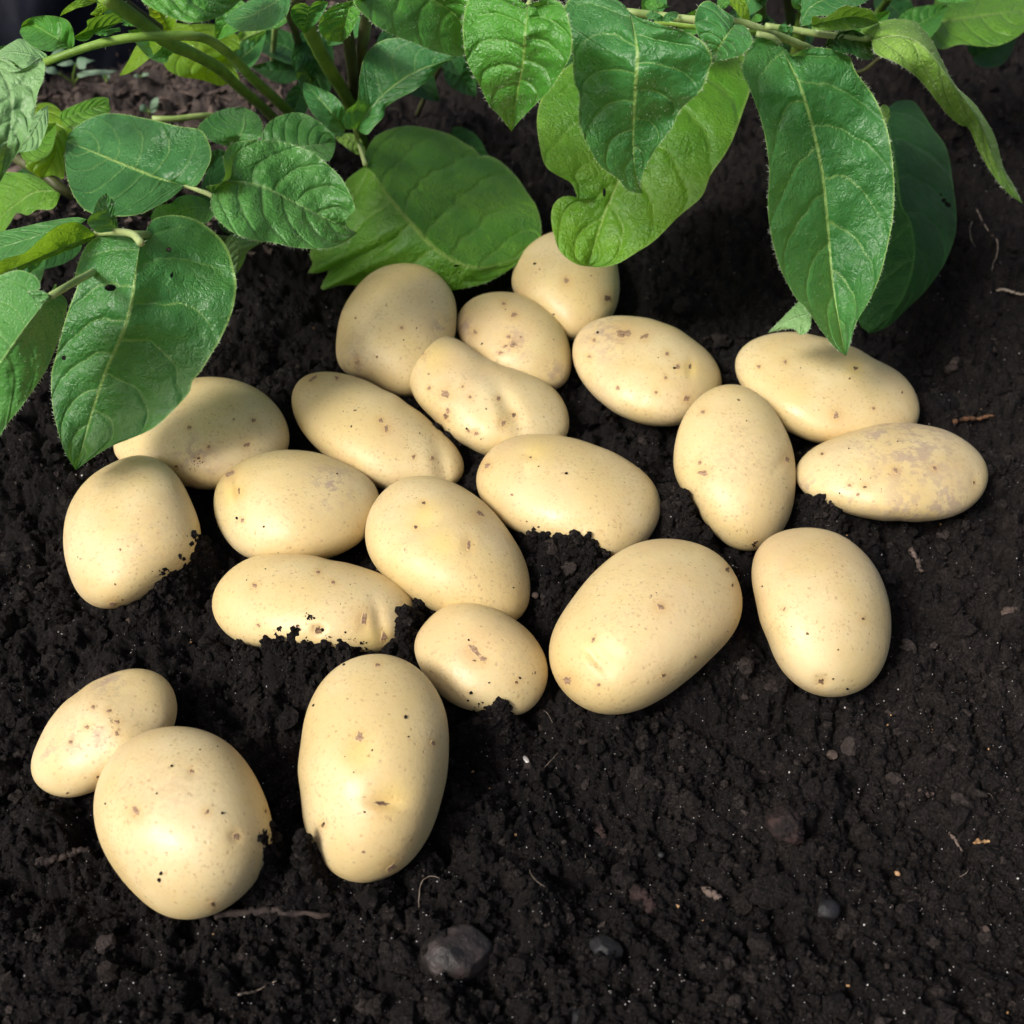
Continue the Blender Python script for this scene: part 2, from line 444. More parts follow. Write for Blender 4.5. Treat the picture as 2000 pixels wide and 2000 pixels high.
# ================================================================== POTATOES: outlines read off the photograph
# key: (crop, outline, lean k, sink, depth factor, label)
POT = {
 'rear_left': ('A', [(157,640),(163,540),(190,430),(250,330),(330,240),(430,190),(530,175),(640,195),(730,260),(790,350),(805,450),(800,540),(775,650),(700,800),(580,900),(480,885),(330,810),(200,765),(165,720)], .5, .22, .95,
   'dull yellow potato half shaded by the broad leaf right behind it'),
 'rear_right': ('A', [(1100,290),(1110,220),(1150,130),(1220,60),(1300,15),(1420,0),(1560,40),(1650,130),(1680,250),(1675,380),(1640,470),(1560,550),(1430,600),(1320,540),(1210,430),(1130,360)], .5, .2, .95,
   'round potato farthest back, tucked under the hanging yellow-green leaf'),
 'rear_mid': ('A', [(805,500),(820,440),(870,380),(960,340),(1050,332),(1160,350),(1270,410),(1360,500),(1410,610),(1425,710),(1410,800),(1350,860),(1230,850),(1080,790),(920,690),(825,590)], .5, .2, .95,
   'round potato with a cluster of grey specks between the bean-shaped and rearmost potatoes'),
 'bean': ('A', [(548,780),(560,690),(600,620),(670,570),(740,560),(800,580),(870,630),(960,690),(1060,735),(1180,775),(1290,820),(1370,900),(1410,1000),(1405,1100),(1340,1180),(1200,1215),(1060,1225),(960,1215),(870,1165),(770,1110),(680,1010),(590,920),(555,850)], .55, .2, .95,
   'bean-shaped potato with a narrow waist and many brown eyes'),
 'back_oval': ('W', [(1080,665),(1085,635),(1110,610),(1145,598),(1195,598),(1250,610),(1305,640),(1345,675),(1363,715),(1355,750),(1320,785),(1280,802),(1235,803),(1185,790),(1140,763),(1105,728),(1087,700)], .6, .2, .95,
   'oval potato with a brown scar on top, right of the rear round potatoes'),
 'right_back': ('W', [(1383,690),(1395,660),(1430,637),(1480,627),(1540,635),(1590,650),(1650,680),(1700,705),(1730,745),(1735,785),(1722,815),(1680,832),(1620,838),(1560,838),(1505,822),(1450,785),(1405,735)], .6, .2, .95,
   'long smooth potato that the tip of the big hanging leaf touches'),
 'right_upright': ('B', [(150,780),(165,680),(200,590),(260,515),(340,465),(420,455),(500,480),(570,540),(630,630),(670,720),(688,820),(687,930),(670,1030),(630,1110),(560,1180),(470,1200),(400,1175),(320,1110),(260,1020),(200,940),(155,860)], .45, .25, .92,
   'egg-shaped potato standing upright with its lower end sunk in soil'),
 'right_scab': ('B', [(690,880),(700,800),(770,740),(880,690),(1000,650),(1130,630),(1260,640),(1390,675),(1480,735),(1535,800),(1550,860),(1530,930),(1470,1000),(1380,1045),(1280,1060),(1150,1058),(1020,1050),(900,1020),(790,970),(710,930)], .65, .2, 1.0,
   'slender potato with purple-grey scab patches, farthest to the right'),
 'right_front': ('B', [(497,1290),(505,1220),(540,1160),(610,1115),(700,1095),(790,1095),(880,1120),(970,1180),(1040,1260),(1090,1370),(1113,1490),(1108,1610),(1080,1710),(1020,1790),(930,1835),(830,1845),(740,1820),(670,1770),(620,1710),(570,1590),(520,1430)], .5, .25, .95,
   'broad potato with a dark round eye at its lower end, nearest on the right'),
 'big_right': ('C', [(897,900),(905,840),(950,740),(1020,640),(1110,530),(1200,450),(1310,390),(1420,368),(1530,375),(1650,410),(1740,480),(1795,570),(1812,680),(1795,770),(1740,850),(1650,940),(1540,1040),(1430,1120),(1310,1180),(1200,1197),(1100,1185),(1010,1130),(930,1040)], .55, .22, .95,
   'largest oval potato, tilted up to the right, with a curved crease at its left end'),
 'small_mid': ('C', [(262,890),(270,830),(310,770),(370,710),(450,670),(520,668),(620,690),(720,740),(800,800),(860,880),(893,960),(890,1040),(860,1120),(800,1180),(745,1205),(660,1195),(570,1185),(500,1170),(420,1130),(360,1070),(300,990)], .5, .25, .95,
   'small round potato with an orange-brown scar, wedged before the largest potato'),
 'centre': ('C', [(30,340),(45,250),(100,160),(180,95),(280,70),(380,80),(480,120),(570,180),(660,270),(730,370),(790,480),(808,580),(805,670),(765,745),(690,775),(580,770),(460,745),(350,710),(230,640),(130,550),(60,470)], .55, .25, .95,
   'plump egg-shaped potato in the centre with two creased eyes'),
 'mid_right': ('A', [(908,1380),(920,1290),(970,1200),(1050,1135),(1150,1105),(1280,1102),(1420,1120),(1560,1165),(1720,1240),(1850,1340),(1900,1430),(1905,1530),(1860,1630),(1760,1740),(1620,1780),(1500,1740),(1350,1700),(1180,1640),(1080,1600),(1000,1520),(930,1440)], .6, .25, .95,
   'large oblong potato behind the largest one, its right end touching a soil heap'),
 'mid_left': ('D', [(905,480),(915,410),(960,330),(1040,270),(1150,230),(1280,213),(1400,220),(1540,260),(1660,320),(1750,390),(1778,460),(1750,560),(1700,670),(1600,740),(1480,785),(1340,805),(1200,800),(1080,775),(1000,720),(945,640),(912,560)], .55, .2, .95,
   'oblong potato with a yellow creased eye at its left end and grey dusty back'),
 'left_low': ('D', [(890,1040),(905,960),(950,880),(1030,810),(1130,765),(1250,752),(1380,760),(1520,795),(1680,830),(1800,870),(1895,930),(1950,1000),(1966,1070),(1950,1150),(1900,1220),(1820,1265),(1720,1282),(1600,1280),(1400,1262),(1200,1245),(1070,1235),(980,1180),(920,1110)], .6, .25, .95,
   'long bumpy potato with crumbs and a brown pit, half sunk behind a soil ridge'),
 'left_pear': ('D', [(118,670),(125,580),(160,480),(220,390),(300,320),(390,275),(440,250),(510,238),(590,250),(660,290),(720,350),(750,405),(790,490),(830,600),(840,690),(815,770),(740,850),(640,920),(540,985),(460,1025),(380,1042),(320,1045),(240,1010),(180,940),(140,830)], .5, .2, .95,
   'smooth pear-shaped potato farthest to the left, below the big leaf tip'),
 'left_leaf': ('E', [(605,1490),(620,1400),(700,1280),(800,1190),(920,1120),(1040,1075),(1160,1068),(1290,1090),(1400,1140),(1490,1220),(1545,1310),(1562,1400),(1540,1490),(1470,1560),(1350,1630),(1200,1668),(1060,1668),(960,1640),(850,1590),(720,1550),(640,1525)], .6, .2, .95,
   'oval potato partly covered by the big drooping leaf on the left'),
 'mid_long': ('W', [(551,755),(555,725),(580,706),(620,702),(670,712),(720,735),(770,765),(815,800),(845,828),(862,848),(877,870),(877,890),(864,912),(820,925),(770,930),(715,920),(660,890),(610,855),(572,815),(554,783)], .6, .2, .95,
   'long potato with a knob at its right end and faint scratches'),
 'front_small': ('F', [(120,530),(125,480),(160,390),(220,290),(310,210),(420,145),(520,115),(590,118),(650,145),(690,200),(703,260),(697,330),(660,395),(570,480),(470,555),(390,592),(330,615),(270,629),(200,610),(150,580)], .6, .18, 1.0,
   'small freckled potato lying behind the round one at the front left'),
 'front_round': ('F', [(371,680),(378,600),(410,510),(470,430),(560,370),(660,345),(760,347),(850,375),(930,430),(1000,520),(1050,620),(1080,720),(1085,800),(1060,880),(1000,980),(920,1050),(840,1095),(750,1110),(660,1100),(560,1030),(470,930),(400,810)], .5, .2, .92,
   'big round potato at the front left with a soil lump against its right side'),
 'front_tall': ('F', [(1195,430),(1205,340),(1235,240),(1290,150),(1370,85),(1450,60),(1530,55),(1610,80),(1680,130),(1740,210),(1775,310),(1780,420),(1775,530),(1750,640),(1720,740),(1670,830),(1600,910),(1500,955),(1400,965),(1320,925),(1260,850),(1215,760),(1200,620)], .5, .2, .92,
   'tall oval potato nearest the camera with two deep eyes down its middle'),
}
# dents: key -> (crop, x, y, rx, ry, angle, depth mm, brow)  (sizes in crop pixels; brow: raised lip on one side)
DENTS = {
 'front_tall': [('F',1420,420,70,75,0,1.5,0),('F',1530,650,70,20,3,1.1,.35),('F',1560,620,90,60,0,.8,0)],
 'front_round': [('F',540,680,26,40,-25,.6,0),('F',935,780,26,26,0,.7,0),('F',760,522,20,20,0,.4,0)],
 'big_right': [('C',1125,945,80,24,48,1.3,.3),('C',1170,900,90,60,48,.9,0),('C',985,1030,30,30,0,.7,0),('C',1590,420,60,26,-40,.8,.4),('C',1400,985,180,30,20,.5,.2)],
 'small_mid': [('C',560,900,70,60,30,.8,0)],
 'centre': [('C',290,325,110,26,-28,1.1,.35),('C',300,280,90,60,-20,.9,0),('C',305,200,26,26,0,.6,0),('C',520,395,30,50,0,.6,.2),('C',580,240,30,30,0,.4,0)],
 'mid_left': [('D',1035,430,30,85,-8,1.6,.8),('D',990,335,36,24,30,.6,0)],
 'mid_right': [('A',1200,1215,34,26,0,.9,.4),('A',1170,1280,30,70,0,.9,0),('A',1490,1590,90,50,0,.5,0)],
 'left_low': [('D',1455,1155,32,26,0,1.3,0),('D',1695,1110,26,50,0,.5,.2),('D',1775,1120,34,120,-12,1.2,.25),('D',905,1000,26,40,0,.8,0)],
 'bean': [('A',1090,960,50,140,-28,2.3,.4),('A',960,760,130,60,22,1.6,0),('A',745,880,40,34,0,.6,0),('A',755,990,32,46,0,.6,0),('A',1057,1040,30,36,0,.7,0),('A',910,1095,24,24,0,.5,0)],
 'mid_long': [('W',835,880,16,60,-14,1.6,.4),('W',728,800,22,18,0,.5,0)],
 'back_oval': [('B',222,385,22,40,0,1.0,.4),('W',1180,628,26,16,0,.5,0),('W',1210,755,12,12,0,.4,0)],
 'right_back': [('B',955,385,60,24,15,.9,.4),('B',900,560,300,60,-20,.8,0)],
 'right_upright': [('B',640,790,70,24,-50,.9,.5),('B',280,820,40,34,0,.6,0)],
 'right_scab': [('B',1488,890,30,60,0,.9,.2)],
 'right_front': [('B',806,1776,32,30,0,1.1,0)],
 'rear_left': [('A',330,350,120,70,-20,.7,0)],
 'rear_right': [('A',1395,270,26,26,0,.4,0),('A',1620,380,30,40,0,.5,0)],
 'left_leaf': [('E',1368,1300,26,26,0,.5,0),('E',1328,1430,34,26,0,.6,0)],
 'left_pear': [('D',400,290,90,40,25,.9,0)],
}
# visible eyes and scars: key -> (crop, x, y, rx, ry, angle, dark)
EYES = {
 'front_tall': [('F',1428,388,17,24,0,0),('F',1515,650,34,9,5,1),('F',1500,98,10,10,0,0),('F',1720,408,12,9,0,0),('F',1282,735,6,11,0,1),('F',1555,905,24,12,-35,0),('F',1443,843,7,7,0,0)],
 'front_round': [('F',540,680,11,24,-28,0),('F',937,778,16,16,0,0),('F',760,522,10,10,0,0),('F',822,682,6,14,40,0),('F',845,1050,14,8,30,1),('F',1056,680,5,9,0,1)],
 'big_right': [('C',985,1035,26,22,10,0),('C',1425,690,20,17,40,0),('C',1740,512,13,14,0,1),('C',1440,1012,13,9,0,1),('C',1108,845,8,15,30,0),('C',1132,1057,11,9,0,0),('C',1765,588,7,9,0,1),('C',1590,925,9,7,0,0)],
 'small_mid': [('C',548,892,16,40,-35,0),('C',590,935,20,13,10,0),('C',548,942,10,4,0,1),('C',833,1000,6,8,0,1),('C',745,1045,12,6,30,1)],
 'centre': [('C',270,314,10,8,0,1),('C',308,200,12,8,0,1),('C',573,246,24,15,30,0),('C',520,397,9,22,10,0)],
 'mid_left': [('D',1037,425,6,22,0,1),('D',990,336,30,15,-28,0),('D',1055,580,11,11,0,0)],
 'mid_right': [('A',1204,1223,9,7,0,1),('A',971,1268,14,18,30,0),('A',1103,1425,8,8,0,0)],
 'left_low': [('D',1455,1155,24,19,0,1),('D',1693,1095,15,34,0,0),('D',1800,1190,20,26,0,0),('D',1910,1108,15,17,0,0),('D',1120,922,15,12,0,0),('D',1452,852,12,9,0,0),('D',1530,905,12,11,0,0),('D',1345,1133,9,7,0,1),('D',1140,1130,13,9,30,0)],
 'bean': [('A',745,880,31,22,20,0),('A',757,972,12,17,0,0),('A',748,1003,15,16,0,1),('A',658,852,13,12,0,0),('A',1030,906,13,13,0,0),('A',1057,1038,15,18,0,0),('A',1115,995,17,12,-30,1),('A',910,1095,15,11,0,0),('A',838,842,9,8,0,0),('A',876,900,9,9,0,0),('A',655,775,8,8,0,0),('A',868,1080,9,9,0,0),('A',620,660,12,14,30,0)],
 'rear_mid': [('A',1115,455,18,15,0,0),('A',905,550,13,15,0,0),('A',1110,615,22,20,0,0),('A',1065,625,14,9,-20,0),('A',1040,660,16,10,-20,0),('A',1085,575,13,11,0,0),('A',1150,575,8,7,0,0),('A',1060,395,16,8,10,0)],
 'rear_left': [('A',260,472,6,6,0,1),('A',376,682,7,7,0,1),('A',510,525,11,9,0,0),('A',270,710,18,10,-20,0)],
 'rear_right': [('A',1395,270,15,19,0,0),('A',1620,365,20,17,0,1),('A',1253,210,5,5,0,1),('A',1530,745-500,5,5,0,1)],
 'back_oval': [('A',1712,555,44,25,0,0),('A',1815,572,24,14,-25,0),('A',1545,592,11,10,0,0),('A',1520,680,12,9,0,0),('B',206,519,16,16,0,0),('B',168,378,11,11,0,0),('B',114,428,9,8,0,0),('B',222,378,8,14,0,1),('B',120,320,12,8,0,0),('A',1675,850,12,12,0,0),('A',1880,873,12,9,0,0)],
 'right_back': [('B',870,595,14,18,0,0),('B',957,385,11,9,0,1),('B',645,358,9,11,0,0),('B',527,378,10,8,0,0),('B',1164,492,6,8,0,1),('B',1037,563,9,9,0,0),('B',930,430,7,5,0,1)],
 'right_upright': [('B',280,850,27,12,10,0),('B',266,805,11,13,0,0),('B',280,578,11,8,-30,0),('B',655,790,9,18,-20,0),('B',438,525,7,5,0,1),('B',512,1160,14,7,-30,1)],
 'right_scab': [('B',1133,838,11,15,0,0),('B',1308,828,11,9,0,0),('B',998,912,12,6,0,1),('B',1482,892,6,9,0,1),('B',968,945,10,7,0,0),('B',808,765,9,6,0,1),('B',930,905,9,7,0,0)],
 'right_front': [('B',806,1775,15,14,0,1),('B',743,1563,7,8,0,1),('B',990,1497,12,5,10,1),('B',880,1635,6,5,0,1),('B',640,1455,5,12,20,0)],
 'left_leaf': [('E',1368,1300,13,14,0,0),('E',1328,1432,18,13,-20,0),('E',1122,1443,11,9,0,0),('E',950,1548,13,9,0,1),('E',1020,1340,14,14,0,0),('E',1260,1295,8,6,0,0),('E',1072,1505,13,7,0,1)],
 'left_pear': [('D',388,915,6,6,0,1),('D',378,1020,22,12,0,0),('D',415,733,6,7,0,0)],
 'mid_long': [('A',395,1025,17,15,0,0),('A',425,1068,13,20,10,0),('A',572,1220,13,13,0,0),('A',675,1227,12,11,0,0),('A',160,797,12,13,-30,0),('A',30,800,26,13,-30,0),('A',255,970,7,6,0,1)],
 'front_small': [('F',370,267,9,8,0,0),('F',465,325,12,9,0,0),('F',280,405,9,7,0,0),('F',462,370,7,10,0,0),('F',432,282,12,7,0,0),('F',345,345,11,8,0,0),('F',387,545,9,7,0,1),('F',267,608,7,6,0,1)],
}
# scab patches: key -> (crop, x, y, r)
SCABS = {
 'right_scab': [('B',1210,740,190),('B',1080,690,120),('B',1340,985,140),('B',1180,1040,120),('B',760,930,70),('B',920,1010,60)],
 'front_small': [('F',340,390,80),('F',180,430,50),('F',430,160,70)],
 'rear_mid': [('A',1100,610,90),('A',1330,770,60),('A',850,520,60)],
 'back_oval': [('A',1600,560,120)],
 'rear_left': [('A',720,520,60),('A',270,720,70)],
 'mid_left': [('D',1520,400,110)],
 'left_leaf': [('E',1050,1500,110)],
 'bean': [('A',640,680,70)],
}
YELLOW = {
 'front_tall': [('F',1420,460,70),('F',1560,620,70)],
 'centre': [('C',310,260,70),('C',400,390,70)],
 'big_right': [('C',1100,900,50)],
 'mid_left': [('D',1000,430,60)],
 'mid_right': [('A',1230,1190,90)],
 'back_oval': [('B',222,390,45)],
 'bean': [('A',690,680,90)],
 'left_low': [('D',1740,1190,80)],
 'right_back': [('B',950,390,45)],
}

SPH_V, SPH_F = icosphere(5)

class Potato:
    def __init__(self, key):
        crop, pts, self.k, sink, self.tf, self.label = POT[key]
        o = cc(crop, pts)
        x, y = o[:, 0], o[:, 1]
        cr = x * np.roll(y, -1) - np.roll(x, -1) * y
        A = cr.sum() / 2
        self.c = np.array([((x + np.roll(x, -1)) * cr).sum() / (6 * A), ((y + np.roll(y, -1)) * cr).sum() / (6 * A)])
        d = o - self.c
        ang = np.arctan2(d[:, 1], d[:, 0]); rad = np.hypot(d[:, 0], d[:, 1])
        s = np.argsort(ang); ang = ang[s]; rad = rad[s]
        self.tab = np.linspace(-np.pi, np.pi, 361)
        dense = np.interp(self.tab, np.concatenate([ang - 2 * np.pi, ang, ang + 2 * np.pi]), np.tile(rad, 3))
        f = np.fft.rfft(dense[:-1]); w = np.exp(-(np.arange(len(f)) / 11.0) ** 4); sm = np.fft.irfft(f * w, 360)
        self.R = np.append(sm, sm[0])
        cov = np.cov((np.stack([np.cos(self.tab), np.sin(self.tab)], 1) * self.R[:, None]).T)
        ev = np.sqrt(np.linalg.eigvalsh(cov) * 2)
        self.minor = ev[0]; self.mean = self.R[:-1].mean()
        # ellipse radius for a smooth crown
        cov_i = np.linalg.inv(cov * 2)
        dirs = np.stack([np.cos(self.tab), np.sin(self.tab)], 1)
        self.Re = 1 / np.sqrt(np.einsum('ij,jk,ik->i', dirs, cov_i, dirs))
        self.dents = []
        for (cp, dx, dy, rx, ry, a, dep, brow) in DENTS.get(key, []):
            s_ = CROP[cp][2]; p = cc(cp, [(dx, dy)])[0]
            self.dents.append((p[0], p[1], rx / s_, ry / s_, R(a), dep * .001, brow))
        self.seed = abs(hash(key)) % 1000 if False else sum(ord(ch) for ch in key)
        rg = np.random.default_rng(self.seed)
        self.ph = rg.random((6, 3)) * 6.28; self.fq = rg.normal(0, 1, (6, 2)) * 1.9
        self.zc = .02
        for _ in range(6):
            v = self.verts()
            lo, hi = v[:, 2].min(), v[:, 2].max()
            self.zc += -sink * (hi - lo) / 2 - lo
    def rho(self, dx, dy):
        a = np.arctan2(dy, dx); r = np.hypot(dx, dy)
        Rr = np.interp(a, self.tab, self.R)
        return r / Rr
    def point(self, px, py, c, lift=0.0):
        px = np.asarray(px, float); py = np.asarray(py, float)
        T0 = tz(self.c[0], self.c[1], self.zc)
        thick = self.minor * self.tf * T0 / FPX
        Tg = tz(px, py, self.zc)
        T = T0 + (Tg - T0) * self.k - thick * c
        a = (px - self.c[0]) / self.mean; b = (py - self.c[1]) / self.mean
        w = 0
        for i in range(6):
            w = w + np.sin(a * self.fq[i, 0] + b * self.fq[i, 1] + self.ph[i, 0])
        front = np.clip(c * 1.6, 0, 1); front = front * front * (3 - 2 * front)
        T = T + .00042 * w * front
        for (dx, dy, rx, ry, an, dep, brow) in self.dents:
            ux = (px - dx) * math.cos(an) + (py - dy) * math.sin(an)
            uy = -(px - dx) * math.sin(an) + (py - dy) * math.cos(an)
            e = np.exp(-(ux / rx) ** 2 - (uy / ry) ** 2)
            T = T + dep * e * front
            if brow:
                lx, ly = (ux, uy - ry * 1.5) if rx >= ry else (ux + rx * 1.5, uy)
                T = T - dep * brow * .6 * np.exp(-(lx / (rx * 1.05)) ** 2 - (ly / (ry * 1.05)) ** 2) * front
        return CAMP + ray(px, py) * (T - lift)[..., None]
    def verts(self):
        x, y, c = SPH_V[:, 0], SPH_V[:, 1], SPH_V[:, 2]
        ph = np.arctan2(y, x); rho = np.hypot(x, y)
        w = np.clip(rho, 0, 1) ** 1.5
        Rr = np.interp(ph, self.tab, self.R) * w + np.interp(ph, self.tab, self.Re) * (1 - w)
        self.px = self.c[0] + Rr * rho * np.cos(ph); self.py = self.c[1] + Rr * rho * np.sin(ph)
        cs = np.sign(c) * (1 - np.clip(rho, 0, 1) ** 2.15) ** .5
        return self.point(self.px, self.py, cs)
    def front(self, px, py, lift=0.0):
        px = np.asarray(px, float); py = np.asarray(py, float)
        dx, dy = px - self.c[0], py - self.c[1]
        a = np.arctan2(dy, dx); r = np.hypot(dx, dy)
        R1 = np.interp(a, self.tab, self.R); R2 = np.interp(a, self.tab, self.Re)
        rho = r / R1
        for _ in range(4):
            w = np.clip(rho, 0, 1) ** 1.5
            rho = r / (R1 * w + R2 * (1 - w))
        c = np.sqrt(np.maximum(0, 1 - np.clip(rho, 0, 1) ** 2.15))
        return self.point(px, py, c, lift)

POTS = {k: Potato(k) for k in POT}

# ================================================================== SOIL
# heaps pushed up between the potatoes: (x, y in the picture, radius in picture pixels, height m)
HEAPS = [(1050, 1082, 34, .010), (1095, 1088, 34, .011), (1140, 1108, 34, .011), (1170, 1125, 26, .009), (1075, 1175, 42, .009), (1325, 1008, 33, .0145), (1362, 1050, 32, .013),
         (1292, 980, 24, .011), (1600, 1012, 30, .009), (1562, 992, 26, .009), (1635, 1022, 30, .007), (950, 1400, 38, .012), (985, 1412, 30, .010),
         (375, 1112, 34, .0155), (338, 1150, 34, .015), (402, 1090, 30, .013), (295, 1190, 36, .0115), (500, 1290, 48, .012), (580, 1297, 52, .012), (660, 1305, 52, .012),
         (800, 1245, 30, .014), (832, 1205, 26, .012), (775, 1270, 32, .012), (518, 1692, 25, .024), (530, 1652, 20, .023), (505, 1745, 28, .010),
         (605, 1692, 28, .017), (590, 1740, 40, .008), (460, 1190, 60, .005), (200, 1240, 80, .006),
         (1060, 1480, 90, .004), (1700, 1080, 80, .004), (1260, 1760, 90, .004), (1650, 1760, 80, .005), (300, 1900, 120, .005), (850, 1930, 110, .004),
         (1850, 1500, 110, .004), (1420, 960, 40, .004)]
HP = []
for (hx, hy, hr, hh) in HEAPS:
    p = P(hx, hy, hh * .6); HP.append((p[0], p[1], hr * tz(hx, hy, 0) / FPX, hh))
HP = np.array(HP)

def soil_low(x, y):
    z = .006 * fbm(x * 11, y * 11, 3, 5) + .0075 * fbm(x * 34, y * 34, 3, 55)
    for (hx, hy, hr, hh) in HP:
        z = z + hh * np.exp(-((x - hx) ** 2 + (y - hy) ** 2) / (hr * hr))
    return z

def soil_z(x, y, fine=True):
    z = soil_low(x, y)
    wx = x + .005 * fbm(x * 70, y * 70, 3, 90); wy = y + .005 * fbm(x * 70, y * 70, 3, 95)
    z = z + .0110 * lumps(wx * 62, wy * 62, 11) * np.clip(1.6 * vnoise(x * 22, y * 22, 3) - .2, 0, 1)
    z = z + .0075 * lumps(wx * 130, wy * 130, 21) * np.clip(1.5 * vnoise(x * 40, y * 40, 4) - .1, 0, 1)
    if fine:
        wx = x + .0016 * fbm(x * 300, y * 300, 2, 91); wy = y + .0016 * fbm(x * 300, y * 300, 2, 96)
        z = z + .0046 * lumps(wx * 280, wy * 280, 31) * (.2 + vnoise(x * 70, y * 70, 6))
        z = z + .0030 * lumps(wx * 560, wy * 560, 41) * (.4 + vnoise(x * 150, y * 150, 7))
        z = z + .0022 * fbm(x * 240, y * 240, 3, 8)
    return z - .0070

def soil_tone(x, y):
    t = .01 + .06 * np.clip(fbm(x * 14, y * 14, 3, 61) + .1, 0, 1) + .09 * np.clip(fbm(x * 90, y * 90, 3, 62) * 2 - .3, 0, 1)
    t = t + .06 * np.clip((x - .10) / .12, 0, 1) * np.clip((.5 - y) / .15, 0, 1)
    far = np.clip((y - .56) / .10, 0, 1) * np.clip((-.09 - x) / .07, .05, 1)
    return t + far * (.25 + .65 * np.clip(fbm(x * 130, y * 130, 3, 63) + .3, 0, 1))

NR, NC = 745, 600
tt = np.linspace(0, 1, NR)
yy = .105 + .20 * tt + .66 * tt ** 2.4          # close rows near the lens, wide rows at the back
half = .03 + .45 * (.707 * yy + .24)
sx = np.linspace(-1, 1, NC)
X = sx[None, :] * half[:, None]; Y = np.repeat(yy[:, None], NC, 1)
Z = soil_z(X, Y)
soil = mesh_obj('soil', np.stack([X, Y, Z], -1).reshape(-1, 3), grid_faces(NR, NC), M['soil'], attrs={'tone': soil_tone(X, Y).ravel()})
tag(soil, 'dark crumbly garden soil', kind='structure')
# the bed goes on to the horizon
gv = []; ring = [(-.9, .06), (.9, .06), (.9, 1.5), (-.9, 1.5)]
far_g = mesh_obj('ground', [(-200, -200, -.03), (200, -200, -.03), (200, 200, -.03), (-200, 200, -.03)], [[0, 1, 2, 3]], M['soil'])
tag(far_g, 'dark garden ground stretching away', kind='structure')

def scatter(n, near=True, seed=1):
    g = np.random.default_rng(seed)
    px = g.uniform(-60, 2060, n); py = g.uniform(60, 2060, n)
    p = P(px, py, 0.0)
    p[:, 2] = soil_z(p[:, 0], p[:, 1])
    return p, g

def rand_rot(n, g):
    q = g.normal(size=(n, 4)); q /= np.linalg.norm(q, axis=1)[:, None]
    w, x, y, z = q.T
    return np.stack([np.stack([1 - 2 * (y * y + z * z), 2 * (x * y - z * w), 2 * (x * z + y * w)], -1),
                     np.stack([2 * (x * y + z * w), 1 - 2 * (x * x + z * z), 2 * (y * z - x * w)], -1),
                     np.stack([2 * (x * z - y * w), 2 * (y * z + x * w), 1 - 2 * (x * x + y * y)], -1)], -2)

OCTA = (np.array([(1, 0, 0), (-1, 0, 0), (0, 1, 0), (0, -1, 0), (0, 0, 1), (0, 0, -1)], float),
        np.array([(0, 2, 4), (2, 1, 4), (1, 3, 4), (3, 0, 4), (2, 0, 5), (1, 2, 5), (3, 1, 5), (0, 3, 5)]))
def crumbs(name, pos, size, sub, mat, g, jit=.32, squash=(.6, 1.0), tone=None, label=None, lift=.25):
    v, f = icosphere(sub) if sub >= 0 else OCTA
    n = len(pos); m = len(v)
    base = np.repeat(v[None], n, 0) * (1 + jit * g.normal(0, 1, (n, m, 1)).clip(-1.6, 1.6))
    base = base * g.uniform(*squash, (n, 1, 3))
    base = np.einsum('nij,nmj->nmi', rand_rot(n, g), base) * size[:, None, None]
    base = base + (pos + np.stack([0 * size, 0 * size, size * lift], -1))[:, None]
    ff = (f[None] + (np.arange(n) * m)[:, None, None]).reshape(-1, 3)
    at = {'tone': np.repeat(soil_tone(pos[:, 0], pos[:, 1]) + (tone if tone is not None else 0), m)}
    o = mesh_obj(name, base.reshape(-1, 3), ff, mat, attrs=at, smooth=False)
    return tag(o, label, kind='stuff')

p, g = scatter(15000, seed=2)
crumbs('soil_crumbs', p, g.lognormal(-7.25, .40, len(p)).clip(.0003, .0018), 0, M['crumb'], g, tone=(g.random(len(p)) ** 14) * .35, label='fine loose crumbs of black soil over the bed')
p, g = scatter(20000, seed=6)
crumbs('soil_dust', p, g.lognormal(-7.75, .40, len(p)).clip(.0002, .0010), -1, M['crumb'], g, tone=(g.random(len(p)) ** 10) * .3, label='dust-fine crumbs of black soil over the bed', lift=.4)
p, g = scatter(5000, seed=3)
crumbs('soil_lumps', p, g.lognormal(-6.45, .46, len(p)).clip(.0008, .0058), 1, M['crumb'], g, jit=.24, tone=(g.random(len(p)) ** 12) * .25, label='coarser lumps of black soil scattered over the bed')
p, g = scatter(9000, seed=4)
crumbs('pale_grains', p, g.lognormal(-8.75, .42, len(p)).clip(.00008, .0006), -1, M['grain'], g, jit=.15, label='tiny pale sand grains sprinkled over the soil', lift=.9)
p, g = scatter(90, seed=5)
crumbs('tan_grains', p, g.lognormal(-7.7, .40, len(p)).clip(.0003, .0012), 0, M['grain_tan'], g, jit=.2, label='tiny tan bark and grit bits in the soil', lift=.6)
# heaped crumbs on the ridges beside potatoes
hp = []; hs = []
g = np.random.default_rng(12)
for (hx, hy, hr, hh) in HP:
    if hh < .009: continue
    n = 110
    q = g.normal(0, .62, (n, 2)) * hr + (hx, hy)
    hp.append(q); hs.append(g.lognormal(-6.95, .40, n).clip(.0005, .0024))
hp = np.vstack(hp); hs = np.concatenate(hs)
hp = np.column_stack([hp, soil_z(hp[:, 0], hp[:, 1])])
crumbs('heaped_crumbs', hp, hs, 1, M['crumb'], g, jit=.2, tone=(g.random(len(hp)) ** 12) * .25, label='loose crumbs piled on the soil ridges between potatoes', lift=.45)

